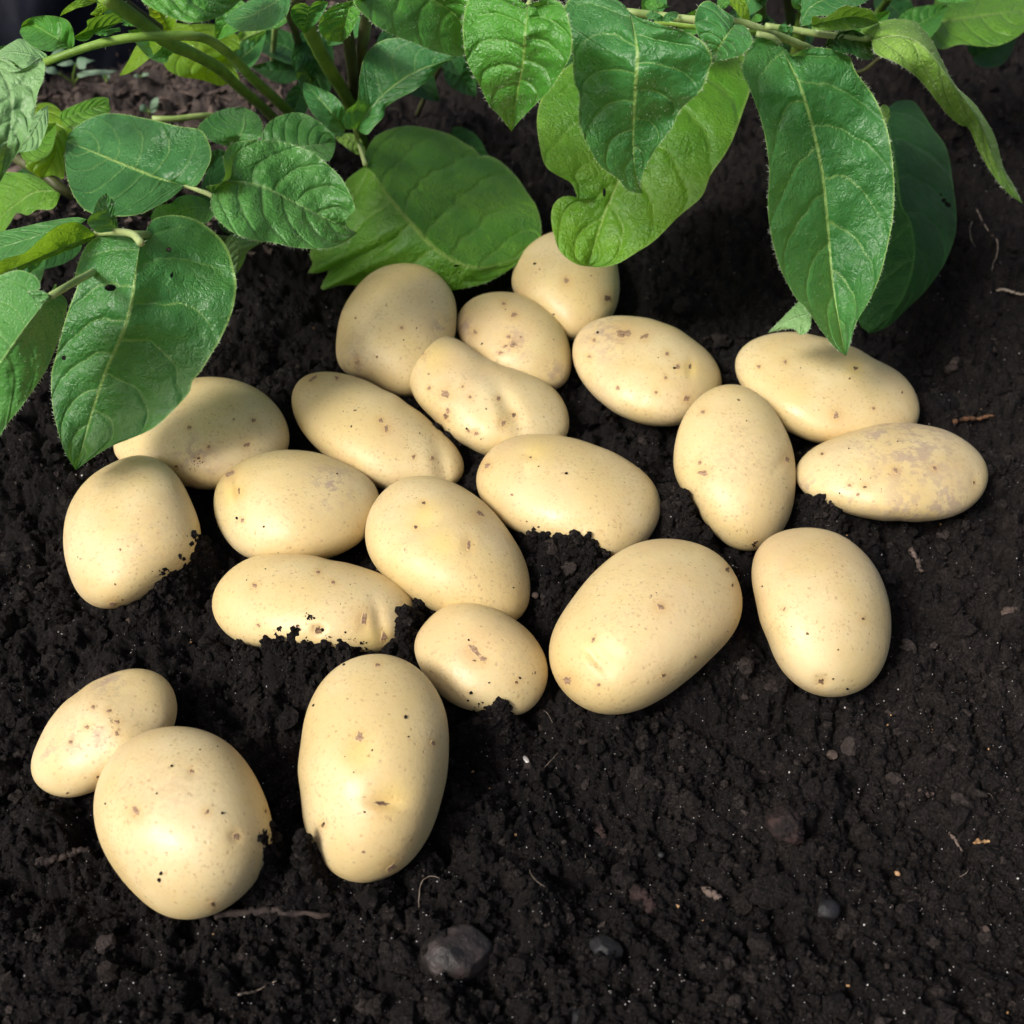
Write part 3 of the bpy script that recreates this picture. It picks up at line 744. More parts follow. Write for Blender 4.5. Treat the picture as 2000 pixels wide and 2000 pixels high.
# lighter mulch chips at the back of the bed
g = np.random.default_rng(21)
n = 2600
cx = -.42 + .31 * g.random(n); cy = .52 + .42 * g.random(n) ** .9
cz = soil_z(cx, cy)
v0 = np.array([(-1, -.45, -.2), (1, -.35, -.2), (1.1, .4, -.2), (-.9, .5, -.2), (-.95, -.4, .25), (.9, -.4, .2), (1, .45, .25), (-1, .4, .2)])
f0 = np.array([(0, 3, 2, 1), (4, 5, 6, 7), (0, 1, 5, 4), (1, 2, 6, 5), (2, 3, 7, 6), (3, 0, 4, 7)])
sz = g.lognormal(-5.9, .45, n).clip(.001, .007)
vv = v0[None] * g.uniform(.5, 1.2, (n, 1, 3)) * (1 + .15 * g.normal(size=(n, 8, 3)))
rot = rand_rot(n, g)
vv = np.einsum('nij,nmj->nmi', rot, vv) * sz[:, None, None]
vv[..., 2] *= .6
vv = vv + np.stack([cx, cy, cz + sz * .3], -1)[:, None]
ff = (f0[None] + (np.arange(n) * 8)[:, None, None]).reshape(-1, 4)
tag(mesh_obj('bark_mulch', vv.reshape(-1, 3), ff, M['chip'], smooth=False), 'dry brown bark mulch on the soil behind the plants', kind='stuff')

# fine root fibres lying everywhere
g = np.random.default_rng(31)
fv = []; ff = []; off = 0
p, _ = scatter(28, seed=33)
for q in p:
    a = g.uniform(0, 6.28); L = g.uniform(.003, .012); bend = g.normal(0, .9)
    s = np.linspace(0, 1, 7)
    an = a + bend * s
    xy = np.cumsum(np.stack([np.cos(an), np.sin(an)], 1) * L / 7, 0) + q[:2]
    pts = np.column_stack([xy, soil_z(xy[:, 0], xy[:, 1]).max() + .0006 + .0012 * np.sin(s * 3.1)])
    v, f = tube_geo(pts, .00007 + .00006 * g.random(), 4)
    fv.append(v); ff += [[i + off for i in k] for k in f]; off += len(v)
tag(mesh_obj('root_fibres', np.vstack(fv), ff, M['root']), 'hair-thin pale root fibres strewn in the soil', kind='stuff')

# ================================================================== build potatoes
for key, pt in POTS.items():
    v = pt.verts()
    fr = SPH_V[:, 2] > -.1
    def mask(lst, soft):
        m = np.zeros(len(v))
        for it in lst:
            s_ = CROP[it[0]][2]; c = cc(it[0], [it[1:3]])[0]
            d = np.hypot(pt.px - c[0], pt.py - c[1]) / (it[3] / s_)
            m = np.maximum(m, np.exp(-d ** 2 * soft) * fr)
        return m
    eyem = mask([(e[0], e[1], e[2], max(e[3], e[4]) * 1.9) for e in EYES.get(key, []) if max(e[3], e[4]) > 8], 1.0)
    org = v.mean(0); org[2] = v[:, 2].min()
    o = mesh_obj('potato', v, SPH_F, M['potato'], origin=org,
                 attrs={'scab': mask(SCABS.get(key, []), 1.0), 'eye': eyem * .8, 'yellow': mask(YELLOW.get(key, []), 1.2)})
    tag(o, pt.label, 'potato', 'freshly dug potatoes on the soil')
    g = np.random.default_rng(pt.seed + 5)
    for (cp, ex, ey, rx, ry, an, dark) in EYES.get(key, []):
        s_ = CROP[cp][2]; c = cc(cp, [(ex, ey)])[0]
        n = 14
        a = np.linspace(0, 2 * np.pi, n, endpoint=False)
        vs = []; K = 4; core = [1.0]
        wob = 1 + .30 * g.normal(0, 1, n).clip(-1.3, 1.3)
        for kk in range(1, K + 1):
            q = kk / K
            lx = 1.12 * rx / s_ * q * wob * np.cos(a); ly = 1.12 * ry / s_ * q * wob * np.sin(a)
            qx = c[0] + lx * math.cos(R(an)) - ly * math.sin(R(an)); qy = c[1] + lx * math.sin(R(an)) + ly * math.cos(R(an))
            lift = .00022 * (1 - q ** 4) + (-.00012 if q == 1 else .0)
            vs.append(pt.front(qx, qy, np.full(n, lift))); core += [[.95, .8, .55, 0][kk - 1]] * n
        top = pt.front(np.array([c[0]]), np.array([c[1]]), np.array([.00016]))
        vv = np.vstack([top] + vs)
        fs = [[0, 1 + j, 1 + (j + 1) % n] for j in range(n)]
        for kk in range(K - 1):
            b = 1 + kk * n
            fs += [[b + j, b + n + j, b + n + (j + 1) % n, b + (j + 1) % n] for j in range(n)]
        mesh_obj('blemish' if dark else 'eye', vv, fs, M['eye_dark'] if dark else M['eye'], parent=o, origin=top[0], attrs={'core': core})

# crumbs clinging to skins: (potato, crop, x, y, spread px, count, size mm)
STICK = [('left_low','D',1395,1080,26,8,.5),('left_low','D',1420,1095,16,5,.45),('left_low','D',1690,1240,36,14,.6),('left_low','D',1345,1133,8,3,.4),
         ('front_round','F',1055,770,18,12,.7),('front_round','F',1048,800,16,8,.7),('left_low','D',1520,1200,14,4,.4),
         ('right_upright','B',505,1168,18,6,.5),('right_back','B',418,425,18,8,.6),('left_leaf','E',1070,1505,34,9,.3),('left_leaf','E',1050,1545,30,8,.3),
         ('mid_long','A',270,965,16,4,.3),('front_tall','F',1282,735,8,4,.4),('left_pear','D',200,780,10,3,.3),('right_scab','B',1000,912,60,6,.3),
         ('left_low','D',1600,1255,50,10,.5),('small_mid','C',560,1150,50,10,.6),('left_pear','D',740,775,16,8,.6),('left_pear','D',630,860,20,8,.6)]
g = np.random.default_rng(44)
sp = []; ss = []
for (k, cp, x, y, spd, n, mm) in STICK:
    s_ = CROP[cp][2]; c = cc(cp, [(x, y)])[0]
    q = g.normal(0, .5, (n, 2)) * spd / s_ + c
    sp.append(POTS[k].front(q[:, 0], q[:, 1])); ss.append(g.uniform(.5, 1.4, n) * mm * .001)
for key, pt in POTS.items():
    lo = pt.c - pt.R.max(); n = 1700
    q = lo + g.random((n, 2)) * 2 * pt.R.max()
    q = q[pt.rho(q[:, 0] - pt.c[0], q[:, 1] - pt.c[1]) < .985]
    w = pt.front(q[:, 0], q[:, 1]); dh = w[:, 2] - soil_z(w[:, 0], w[:, 1])
    ok = (dh > -.0003) & (g.random(len(q)) < .75 * np.exp(-np.maximum(dh, 0) / .0015) + .006)
    sp.append(w[ok]); ss.append(g.lognormal(-8.0, .45, ok.sum()).clip(.00015, .0009))
crumbs('clinging_crumbs', np.vstack(sp), np.concatenate(ss), 0, M['crumb'], g, jit=.25, label='black soil crumbs stuck on the potato skins', lift=.1)

# ================================================================== PLANTS
HAIRS = {}
def leaf(plant, crop, mid, left, right, z, zl=0.0, zr=0.0, mat='leaf', nu=56, nv=14, quilt=.0011, holes=(), hair=0, label=None, wave=.0012, curl=0.0, seed=None):
    """one blade: mid rib base->tip, left and right edges, heights z along the rib, edge heights relative to it"""
    seed = seed if seed is not None else int(abs(mid[0][0]) * 7 + abs(mid[-1][1]) * 3)
    mp = catmull(cc(crop, mid), nu)
    lp = catmull(cc(crop, [mid[0]] + list(left) + [mid[-1]]), nu)
    rp = catmull(cc(crop, [mid[0]] + list(right) + [mid[-1]]), nu)
    u = np.linspace(0, 1, nu)
    zz = np.interp(u, np.linspace(0, 1, len(z)), z)
    k = np.ones(9) / 9; zz = np.convolve(np.pad(zz, 4, mode='reflect', reflect_type='odd'), k, 'valid')
    zl_ = np.interp(u, np.linspace(0, 1, len(np.atleast_1d(zl))), np.atleast_1d(zl))
    zr_ = np.interp(u, np.linspace(0, 1, len(np.atleast_1d(zr))), np.atleast_1d(zr))
    env = np.sin(np.pi * np.clip(u * 1.0, 0, 1)) ** .5
    vs = np.linspace(-1, 1, 2 * nv + 1)
    V = []; UV = []; PX = []
    g = np.random.default_rng(seed); ph = g.random(4) * 6.28
    for v in vs:
        a = abs(v); e = lp if v < 0 else rp
        px = mp * (1 - a) + e * a
        de = zl_ if v < 0 else zr_
        zq = zz + env * de * (a * .75 + a * a * .25) - curl * a ** 3 * env
        s = u - .10 * a - .16 * a ** 2.2
        f = np.abs(np.sin(np.pi * (s * 6.5 + (.21 if v > 0 else -.21)))) ** .8
        q = quilt * (f - .5) * (1 - a ** 4) * np.clip(a * 6, 0, 1) + quilt * .9 * fbm(px[:, 0] / 26 + seed, px[:, 1] / 26, 3, seed % 97)
        q = q + wave * a ** 2 * (np.sin(u * 13 + ph[0] + (1.5 if v > 0 else 0)) + .6 * np.sin(u * 29 + ph[1])) * env
        r = ray(px[:, 0], px[:, 1])
        T = (zq - CAM_H) / r[:, 2] - q
        V.append(CAMP + r * T[:, None]); UV.append(np.stack([u, np.full(nu, v * .5 + .5)], 1)); PX.append(px)
    V = np.array(V); UV = np.array(UV); PX = np.array(PX)
    nvv = len(vs)
    F = grid_faces(nvv, nu)
    if holes:
        cen = PX.reshape(-1, 2)[F].mean(1)
        keep = np.ones(len(F), bool)
        for (hx, hy, hrx, hry) in holes:
            s_ = CROP[crop][2]; c = cc(crop, [(hx, hy)])[0]
            keep &= ((cen[:, 0] - c[0]) / (hrx / s_)) ** 2 + ((cen[:, 1] - c[1]) / (hry / s_)) ** 2 > 1
        cut = np.unique(F[~keep]); rest = np.unique(F[keep]); rim = np.intersect1d(cut, rest)
        pf = PX.reshape(-1, 2).copy(); vf = V.reshape(-1, 3).copy()
        for k_ in rim:
            best = None
            for (hx, hy, hrx, hry) in holes:
                s_ = CROP[crop][2]; c = cc(crop, [(hx, hy)])[0]
                q_ = (pf[k_] - c) / np.array([hrx / s_, hry / s_]); r_ = np.linalg.norm(q_)
                if best is None or abs(r_ - 1) < best[0]: best = (abs(r_ - 1), c + (q_ / (r_ + 1e-9)) * np.array([hrx / s_, hry / s_]))
            vf[k_] = CAMP + ray(*best[1]) * float((vf[k_] - CAMP) @ FW)
        V = vf.reshape(V.shape)
        F = F[keep]
    o = mesh_obj('leaf', V.reshape(-1, 3), F, M[mat], parent=plant, origin=V[nv, 0], uv=UV.reshape(-1, 2))
    if label: o['label'] = label
    if hair:
        lst = HAIRS.setdefault(plant.name, [])
        for edge, ins in ((V[0], V[2]), (V[-1], V[-3])):
            for _ in range(hair):
                i = g.integers(2, nu - 2); t = g.random()
                b = edge[i] * (1 - t) + edge[i - 1] * t
                d = edge[i] - ins[i]; d /= np.linalg.norm(d) + 1e-9
                d = d + g.normal(0, .45, 3); d /= np.linalg.norm(d)
                lst.append((b, d, g.uniform(.0006, .0015)))
        for _ in range(hair * 3):
            i = g.integers(3, nu - 3); j = g.integers(2, nvv - 2)
            nrm = np.cross(V[j + 1, i] - V[j, i], V[j, i + 1] - V[j, i]); nrm /= np.linalg.norm(nrm) + 1e-9
            if nrm @ (CAMP - V[j, i]) < 0: nrm = -nrm
            d = nrm * .5 + g.normal(0, .5, 3); d /= np.linalg.norm(d)
            lst.append((V[j, i], d, g.uniform(.0005, .0010)))
    return o

def stem(plant, crop, pts, r0, r1, mat='stem', n=26, name='stem', hair=0, label=None, sides=10):
    """pts: (x, y, height)"""
    xy = cc(crop, [p[:2] for p in pts]); w = np.array([P(a, b, p[2]) for (a, b), p in zip(xy, pts)])
    c = catmull(w, n)
    r0 *= .52; r1 *= .52
    v, f = tube_geo(c, np.linspace(r0, r1, n), sides, 3, .06)
    o = mesh_obj(name, v, f, M[mat], parent=plant, origin=c[0])
    if label: o['label'] = label
    if hair:
        g = np.random.default_rng(int(r0 * 1e6) + n)
        lst = HAIRS.setdefault(plant.name, [])
        rr = np.linspace(r0, r1, n)
        for _ in range(hair):
            i = g.integers(0, n); d = g.normal(size=3); d /= np.linalg.norm(d)
            lst.append((c[i] + d * rr[i] * .9, d, g.uniform(.0008, .0018)))
    return o

def plant(base, label):
    o = empty('potato_plant', P(base[0], base[1], 0.0))
    return tag(o, label, 'plant', 'potato plants along the back of the bed')

# ---------------- left plant
PA = plant((600, 300), 'leafy potato plant on the left with broad drooping leaves and stout arching stems')
leaf(PA, 'E', [(752,345),(735,480),(700,700),(650,850),(570,1030),(500,1240),(450,1420),(408,1568)],
     [(700,290),(620,272),(540,300),(470,350),(430,430),(405,520),(418,570),(370,700),(330,830),(300,960),(277,1050),(280,1200),(310,1350),(350,1470)],
     [(785,330),(800,245),(860,203),(970,195),(1080,230),(1180,310),(1230,380),(1260,480),(1275,580),(1250,720),(1190,860),(1130,960),(1080,1040),(1037,1090),(1020,1150),(940,1240),(830,1340),(700,1400),(600,1440),(500,1500),(440,1545)],
     [.108,.100,.086,.068,.051,.040], zl=.006, zr=.002, mat='leaf', nu=100, nv=26, quilt=.0013, hair=130,
     holes=[(910,380,17,14),(595,585,32,18),(925,512,8,26),(345,962,13,14)], label='big drooping heart-shaped leaf with small holes')
leaf(PA, 'E', [(270,630),(150,780),(50,920),(-60,1080),(-160,1300)],
     [(300,560),(310,600),(362,660),(345,760),(320,850),(280,960),(230,1060),(120,1220),(40,1320),(-20,1410),(-90,1440)],
     [(225,600),(150,612),(215,590),(195,530),(110,490),(20,510),(-60,560),(-150,800),(-200,1100)],
     [.125,.118,.105,.09,.07], zl=-.012, zr=.008, mat='leaf_blue', nu=80, nv=20, hair=90, label='grey-green leaf cut by the left picture edge')
leaf(PA, 'L1', [(1000,1000),(850,960),(650,880),(480,810),(355,760)],
     [(925,1065),(830,1120),(730,1160),(600,1165),(470,1140),(400,1060),(360,950),(350,850)],
     [(1060,1000),(1110,920),(1138,850),(1130,780),(1080,700),(960,680),(800,640),(600,610),(480,640),(385,705)],
     [.100,.104,.104,.098,.090], zl=.004, zr=.010, mat='leaf', nu=80, nv=20, hair=50)
leaf(PA, 'L1', [(1145,1040),(1220,975),(1400,1000),(1530,1060),(1700,1150),(1850,1220),(1928,1255)],
     [(1135,1100),(1160,1170),(1250,1250),(1350,1290),(1480,1310),(1600,1335),(1750,1340),(1850,1310)],
     [(1110,1005),(1190,985),(1215,930),(1205,840),(1260,770),(1400,755),(1540,770),(1660,810),(1760,880),(1840,960),(1890,1050),(1912,1130),(1872,1175),(1866,1225),(1890,1245)],
     [.112,.114,.110,.103,.096,.088], zl=-.004, zr=.012, mat='leaf_blue', nu=90, nv=22, quilt=.0015, hair=90, label='puckered leaf with a bite near its tip')
leaf(PA, 'L1', [(1470,820),(1560,800),(1680,785),(1812,765)], [(1480,860),(1560,850),(1680,860),(1770,868),(1800,820)], [(1410,760),(1440,670),(1520,620),(1620,608),(1720,655),(1795,735)], [.090,.094,.094,.090], zr=.006, mat='leaf_blue', hair=20)
leaf(PA, 'L1', [(1262,790),(1310,700),(1320,630),(1312,576)], [(1190,780),(1110,745),(1062,700),(1110,640),(1200,590)], [(1330,775),(1400,745),(1416,690),(1390,620)], [.086,.092,.092,.09], zl=.004, mat='leaf_blue', hair=20)
leaf(PA, 'L1', [(1140,1120),(1030,1120),(940,1150),(805,1178)], [(1155,1165),(1060,1230),(920,1230)], [(1120,1085),(1040,1050),(960,1062),(925,1095),(850,1110)], [.088,.09,.088,.084], mat='leaf_blue')
leaf(PA, 'E', [(640,275),(600,220),(580,140),(572,75)], [(580,285),(520,285),(470,230),(500,180),(530,110)], [(632,230),(620,180),(612,115)], [.108,.114,.117,.117], zl=.004, mat='leaf_blue', hair=20)
leaf(PA, 'E', [(520,300),(350,372),(200,432),(60,492),(-100,560)], [(480,335),(350,392),(200,452),(100,500),(0,545)], [(470,262),(400,230),(300,258),(210,330),(130,398),(0,442)], [.104,.104,.102,.098,.094], zr=.014, mat='leaf_bright', label='bright green leaf seen nearly edge-on')
leaf(PA, 'E', [(470,215),(300,270),(120,330),(-120,400)], [(420,250),(290,320),(120,420),(-60,470)], [(400,205),(250,228),(120,258),(-40,300)], [.096,.096,.092,.088], mat='leaf_blue')
leaf(PA, 'E', [(1245,295),(1290,370),(1285,450),(1268,530)], [(1210,350),(1235,430),(1250,490)], [(1320,300),(1440,322),(1345,380),(1312,450)], [.05,.045,.035,.025], mat='leaf_pale')
leaf(PA, 'L1', [(-60,310),(40,450),(60,650),(-10,1000)], [(-150,450),(-180,700),(-120,950)], [(0,312),(60,335),(110,372),(232,330),(236,420),(205,500),(182,620),(140,750),(60,880)], [.172,.168,.158,.140], zl=.0, zr=.004, mat='leaf_pale', nu=70, nv=18, hair=60, label='pale leaf at the upper left picture edge')
leaf(PA, 'L1', [(255,320),(140,290),(40,280),(-60,290)], [(200,345),(130,372),(70,332),(0,310)], [(250,292),(180,250),(115,208),(60,230),(0,268)], [.150,.152,.150,.145], mat='leaf_pale')
leaf(PA, 'L1', [(388,262),(280,190),(170,130),(112,150)], [(330,262),(270,277),(200,262),(140,222),(108,180)], [(402,230),(390,150),(350,102),(260,84),(170,94),(125,120)], [.170,.174,.172,.168], zl=.004, zr=.006, mat='leaf_mid', label='small round leaf against the black plastic')
leaf(PA, 'G1', [(780,410),(960,330),(1130,285),(1312,235)], [(860,440),(930,440),(975,410),(1040,350),(1200,290)], [(940,290),(935,225),(1010,190),(1130,155),(1240,140),(1312,180)], [.166,.168,.168,.165], zr=.006, mat='leaf_mid')
leaf(PA, 'G1', [(1020,370),(1120,350),(1220,330),(1300,340)], [(1090,388),(1180,380),(1240,350)], [(1080,320),(1180,310),(1290,300)], [.160,.160,.158,.157], mat='leaf_mid')
leaf(PA, 'G1', [(1310,270),(1420,240),(1540,230)], [(1400,285),(1520,270)], [(1390,215),(1470,195)], [.158,.158,.156], mat='leaf_mid')
leaf(PA, 'L1', [(895,232),(800,270),(720,340),(640,410)], [(840,285),(770,345),(700,392)], [(800,222),(742,238),(690,330)], [.118,.115,.108,.10], mat='leaf_yellow_glow')
leaf(PA, 'G1', [(640,180),(760,80),(900,30),(1060,10)], [(720,140),(830,90),(950,60)], [(690,100),(790,20),(900,-30)], [.155,.160,.160,.155], mat='leaf_yellow_glow')
leaf(PA, 'G1', [(1180,0),(1130,60),(1080,120),(1030,195)], [(1060,30),(1040,80),(975,155),(1020,165)], [(1215,60),(1150,110),(1080,165)], [.155,.153,.150,.146], mat='leaf_yellow_glow')
leaf(PA, 'L1', [(1020,130),(1060,230),(1110,330),(1240,450)], [(900,130),(870,220),(885,350),(960,408),(1090,432),(1180,462)], [(1150,130),(1230,160),(1285,200),(1290,260),(1240,300),(1290,430)], [.098,.094,.086,.074], mat='leaf_yellow_glow', nu=60, nv=16, label='yellow-green leaf with backlit glow in its colour and rust spots behind the stems')
leaf(PA, 'L1', [(690,-120),(850,-60),(1050,-20),(1380,-70)], [(760,0),(830,50),(920,92),(1000,118),(1100,116),(1210,75),(1310,-10)], [(800,-220),(1000,-230),(1250,-180)], [.196,.196,.192,.186], zl=-.004, mat='leaf_mid', nu=70, nv=18, hair=50)
leaf(PA, 'L1', [(1570,-40),(1450,30),(1330,90),(1200,105)], [(1552,70),(1480,140),(1380,166),(1280,162)], [(1450,-60),(1350,0),(1260,55)], [.178,.176,.172,.166], mat='leaf', hair=20)
leaf(PA, 'G2', [(1230,60),(1215,140),(1200,230),(1180,318)], [(1180,35),(1090,45),(1050,110),(1070,190),(1120,260)], [(1300,10),(1400,20),(1370,100),(1310,200),(1240,270)], [.176,.172,.168,.162], zl=.006, zr=.006, mat='leaf')
leaf(PA, 'G2', [(1640,0),(1580,150),(1540,280),(1528,398)], [(1560,20),(1440,60),(1340,160),(1315,260),(1360,350),(1440,390)], [(1720,60),(1680,180),(1630,290),(1570,370)], [.178,.174,.168,.160], zl=.003, zr=.004, mat='leaf_mid', hair=30, label='small bright leaf hanging at the top beside the stems')
leaf(PA, 'L1', [(195,560),(280,700),(300,830),(220,960)], [(180,650),(150,800),(140,900)], [(270,555),(340,610),(385,700),(350,820),(345,960),(290,945)], [.088,.088,.082,.072], mat='leaf_yellow_glow')
leaf(PA, 'G1', [(520,1130),(430,1300),(330,1480),(180,1650)], [(380,1230),(250,1420),(150,1600)], [(520,1320),(470,1480),(390,1610)], [.104,.104,.102,.098], mat='leaf_pale')
leaf(PA, 'L1', [(330,650),(400,620),(500,580),(588,560)], [(350,680),(395,692),(500,642),(592,602)], [(320,625),(350,590),(500,530),(580,528)], [.092,.094,.094,.092], mat='leaf_bright')
leaf(PA, 'L1', [(330,1030),(200,1030),(100,1090),(-60,1220)], [(300,1110),(260,1132),(200,1130),(150,1160),(90,1150),(50,1210),(0,1262)], [(220,960),(100,930),(-20,960)], [.066,.064,.056,.045], mat='leaf_bright')
leaf(PA, 'L1', [(1150,1130),(1130,1000),(1150,900),(1180,830)], [(1080,1080),(1100,960)], [(1220,1000),(1230,900)], [.06,.06,.06,.06], mat='leaf_dark_shaded')
stem(PA, 'L1', [(240,335,.152),(500,245,.156),(700,203,.157),(900,195,.156),(1100,205,.150),(1250,305,.130),(1350,410,.108),(1480,530,.075),(1590,640,.045),(1680,780,.0)], .0026, .0062, 'stem', 44, hair=120, label='stout arching green stem')
stem(PA, 'L1', [(560,-20,.180),(760,120,.158),(900,225,.140),(1060,300,.118),(1180,370,.10),(1300,480,.075),(1420,580,.05),(1520,680,.025),(1600,760,.0)], .0050, .0050, 'stem', 40, hair=60)
stem(PA, 'L1', [(640,-10,.172),(760,80,.160),(860,150,.148)], .0035, .0030, 'stem_brown', 14)
stem(PA, 'L1', [(80,850,.075),(250,950,.072),(370,1040,.066),(600,1120,.04),(900,1150,.01)], .0045, .0050, 'stem_brown', 20)
stem(PA, 'L1', [(1000,1000,.101),(1080,1030,.104),(1150,1060,.110),(1260,1150,.09),(1400,1250,.05)], .0016, .0028, 'stem_pale', 16, hair=30)
stem(PA, 'L1', [(820,640,.070),(950,640,.068),(1150,625,.062),(1350,680,.04)], .0026, .0030, 'stem_pale', 16)
stem(PA, 'E', [(520,290,.106),(640,285,.112),(720,300,.116),(760,345,.118)], .0024, .0026, 'stem_pale', 14, hair=40)
stem(PA, 'E', [(720,300,.114),(830,300,.10),(1000,300,.07),(1250,330,.02)], .0028, .0034, 'stem_pale', 14)
stem(PA, 'E', [(270,630,.124),(340,590,.122),(420,545,.112),(600,450,.08)], .0022, .0026, 'stem_pale', 14, hair=20)
stem(PA, 'G2', [(910,230,.10),(895,400,.075),(880,580,.04),(900,680,.01)], .0030, .0022, 'stem_pale', 14)
stem(PA, 'L1', [(1640,-60,.18),(1560,60,.14),(1600,200,.09),(1650,420,.03),(1660,520,0)], .003, .0045, 'stem_brown', 18)

# ---------------- middle plant
PB = plant((715, 330), 'potato plant in the middle with one broad leaf resting behind the potatoes')
leaf(PB, 'L3', [(592,890),(720,1060),(860,1230),(1000,1370),(1150,1440),(1300,1430),(1500,1340)],
     [(480,980),(380,1150),(292,1350),(305,1420),(282,1470),(345,1470),(392,1462),(350,1560),(480,1535),(640,1550),(800,1575),(950,1580),(1080,1562),(1250,1520),(1400,1430)],
     [(588,830),(640,740),(720,698),(820,677),(920,690),(1040,722),(1120,768),(1180,805),(1205,840),(1260,840),(1330,880),(1410,960),(1470,1050),(1510,1110),(1535,1200),(1532,1300)],
     [.056,.052,.044,.034,.026,.022,.020], zl=[-.02,-.030,-.022,-.012,0], zr=[.006,.004,.002,0,0], mat='leaf_bright', nu=100, nv=26, quilt=.0010, hair=110,
     holes=[(1080,1432,16,7)], label='broad shiny green leaf lying behind the rear potatoes')
leaf(PB, 'L3', [(540,695),(640,560),(760,450),(900,370),(1080,310)],
     [(480,690),(485,600),(545,540),(560,400),(600,280),(700,212),(850,210),(980,258)],
     [(575,720),(605,722),(640,680),(690,625),(700,580),(770,530),(850,490),(940,420),(1000,350)],
     [.085,.096,.104,.110,.112], zl=.006, zr=-.004, mat='leaf', nu=70, nv=18)
leaf(PB, 'L3', [(482,700),(420,620),(340,530),(258,440)], [(450,738),(350,662),(290,590),(255,500)], [(482,600),(430,522),(350,478)], [.080,.090,.094,.094], zr=.004, mat='leaf')
leaf(PB, 'L3', [(640,-250),(820,-90),(960,0),(1090,100),(1160,300)],
     [(530,-150),(510,-40),(540,30),(580,78),(650,140),(740,190),(850,230),(950,272),(1060,302)],
     [(800,-280),(1000,-200),(1140,-60),(1200,120)], [.186,.182,.174,.164,.152], zl=.004, zr=.006, mat='leaf_mid', nu=90, nv=22, quilt=.0015, hair=90)
leaf(PB, 'G2', [(1250,760),(1180,640),(1140,560),(1110,500)], [(1170,850),(1110,720),(1095,600)], [(1300,700),(1290,580),(1200,500)], [.07,.075,.08,.08], mat='leaf_dark_shaded')
leaf(PB, 'L3', [(470,720),(520,760),(560,790),(600,840)], [(430,745),(480,790),(540,830)], [(520,720),(570,760)], [.05,.05,.048,.045], mat='leaf_under')
stem(PB, 'L3', [(250,60,.150),(320,230,.120),(400,380,.090),(480,510,.060),(540,640,.035),(585,830,.0)], .0058, .0062, 'stem', 30, label='stout upright green stem')
stem(PB, 'L3', [(480,100,.14),(510,300,.10),(530,480,.06),(560,640,.03),(600,830,.0)], .0050, .0058, 'stem_brown', 26)
stem(PB, 'L3', [(530,690,.078),(550,760,.062),(590,890,.058)], .0016, .0022, 'stem_pale', 12)
stem(PB, 'L3', [(1000,350,.05),(930,480,.03),(870,620,.0)], .0026, .0030, 'stem_brown', 12)
stem(PB, 'L3', [(560,-60,.19),(600,60,.16),(580,200,.12),(560,400,.07),(580,800,.0)], .0042, .0058, 'stem_brown', 26)

# ---------------- right plant
PC = plant((1480, 130), 'potato plant on the right with a long hairy leaf stalk and hanging pointed leaves')
leaf(PC, 'L5', [(480,240),(600,500),(690,850),(725,1100),(760,1500),(800,1750),(835,1920)],
     [(440,200),(390,195),(320,230),(270,370),(310,470),(370,630),(405,780),(420,930),(412,1100),(422,1220),(450,1350),(490,1470),(560,1600),(620,1665),(700,1780),(770,1870)],
     [(545,295),(600,270),(680,255),(770,268),(850,300),(890,390),(980,510),(1040,640),(1075,780),(1095,980),(1090,1150),(1065,1300),(1020,1480),(960,1620),(890,1740),(858,1850)],
     [.150,.142,.122,.104,.083,.068,.060], zl=.012, zr=.012, mat='leaf', nu=120, nv=28, quilt=.0015, hair=170, label='long pointed leaf hanging down to a potato')
leaf(PC, 'L4', [(745,80),(770,200),(790,350),(775,560),(765,800),(765,950),(780,1100),(825,1215)],
     [(690,20),(600,-30),(480,-60),(380,-30),(335,30),(305,110),(345,150),(375,260),(390,500),(425,600),(420,760),(470,900),(530,1010),(600,1080),(665,1120),(720,1190),(780,1213)],
     [(800,110),(920,150),(1060,190),(1170,240),(1230,300),(1260,370),(1240,440),(1210,530),(1170,590),(1060,690),(1010,800),(940,890),(870,990),(820,1100),(808,1170)],
     [.172,.170,.163,.150,.136,.124,.112], zl=.007, zr=.008, mat='leaf', nu=110, nv=26, quilt=.0013, hair=150, label='wide hairy leaf hanging over the yellow-green leaf')
leaf(PC, 'L4', [(1050,240),(930,480),(800,800),(680,1110),(580,1350),(480,1676)],
     [(700,250),(400,380),(215,560),(157,740),(180,950),(215,1050),(290,1105),(370,1150),(400,1210),(410,1250),(370,1232),(300,1245),(252,1310),(250,1420),(290,1560),(340,1620),(410,1663)],
     [(1250,250),(1440,320),(1500,450),(1500,560),(1460,680),(1400,850),(1340,970),(1250,1100),(1190,1240),(1050,1360),(900,1510),(780,1590),(660,1660),(560,1680)],
     [.112,.108,.098,.084,.070,.056], zl=.004, zr=-.002, mat='leaf_bright', nu=110, nv=28, quilt=.0016, holes=[(580,1210,11,26)], wave=.0018, label='large yellow-green leaf with a deep bite in its left edge')
leaf(PC, 'L3', [(1465,25),(1450,200),(1440,350),(1410,500),(1378,710)],
     [(1400,-10),(1250,-60),(1150,-10),(1115,130),(1125,280),(1150,360),(1210,470),(1260,570),(1330,645)],
     [(1550,0),(1640,15),(1690,120),(1700,280),(1640,400),(1580,490),(1530,540),(1450,620),(1400,675)],
     [.182,.176,.164,.150,.132], zl=.006, zr=.008, mat='leaf_mid', nu=90, nv=22, quilt=.0013, hair=110, label='heart-shaped pointed leaf hanging at the top centre')
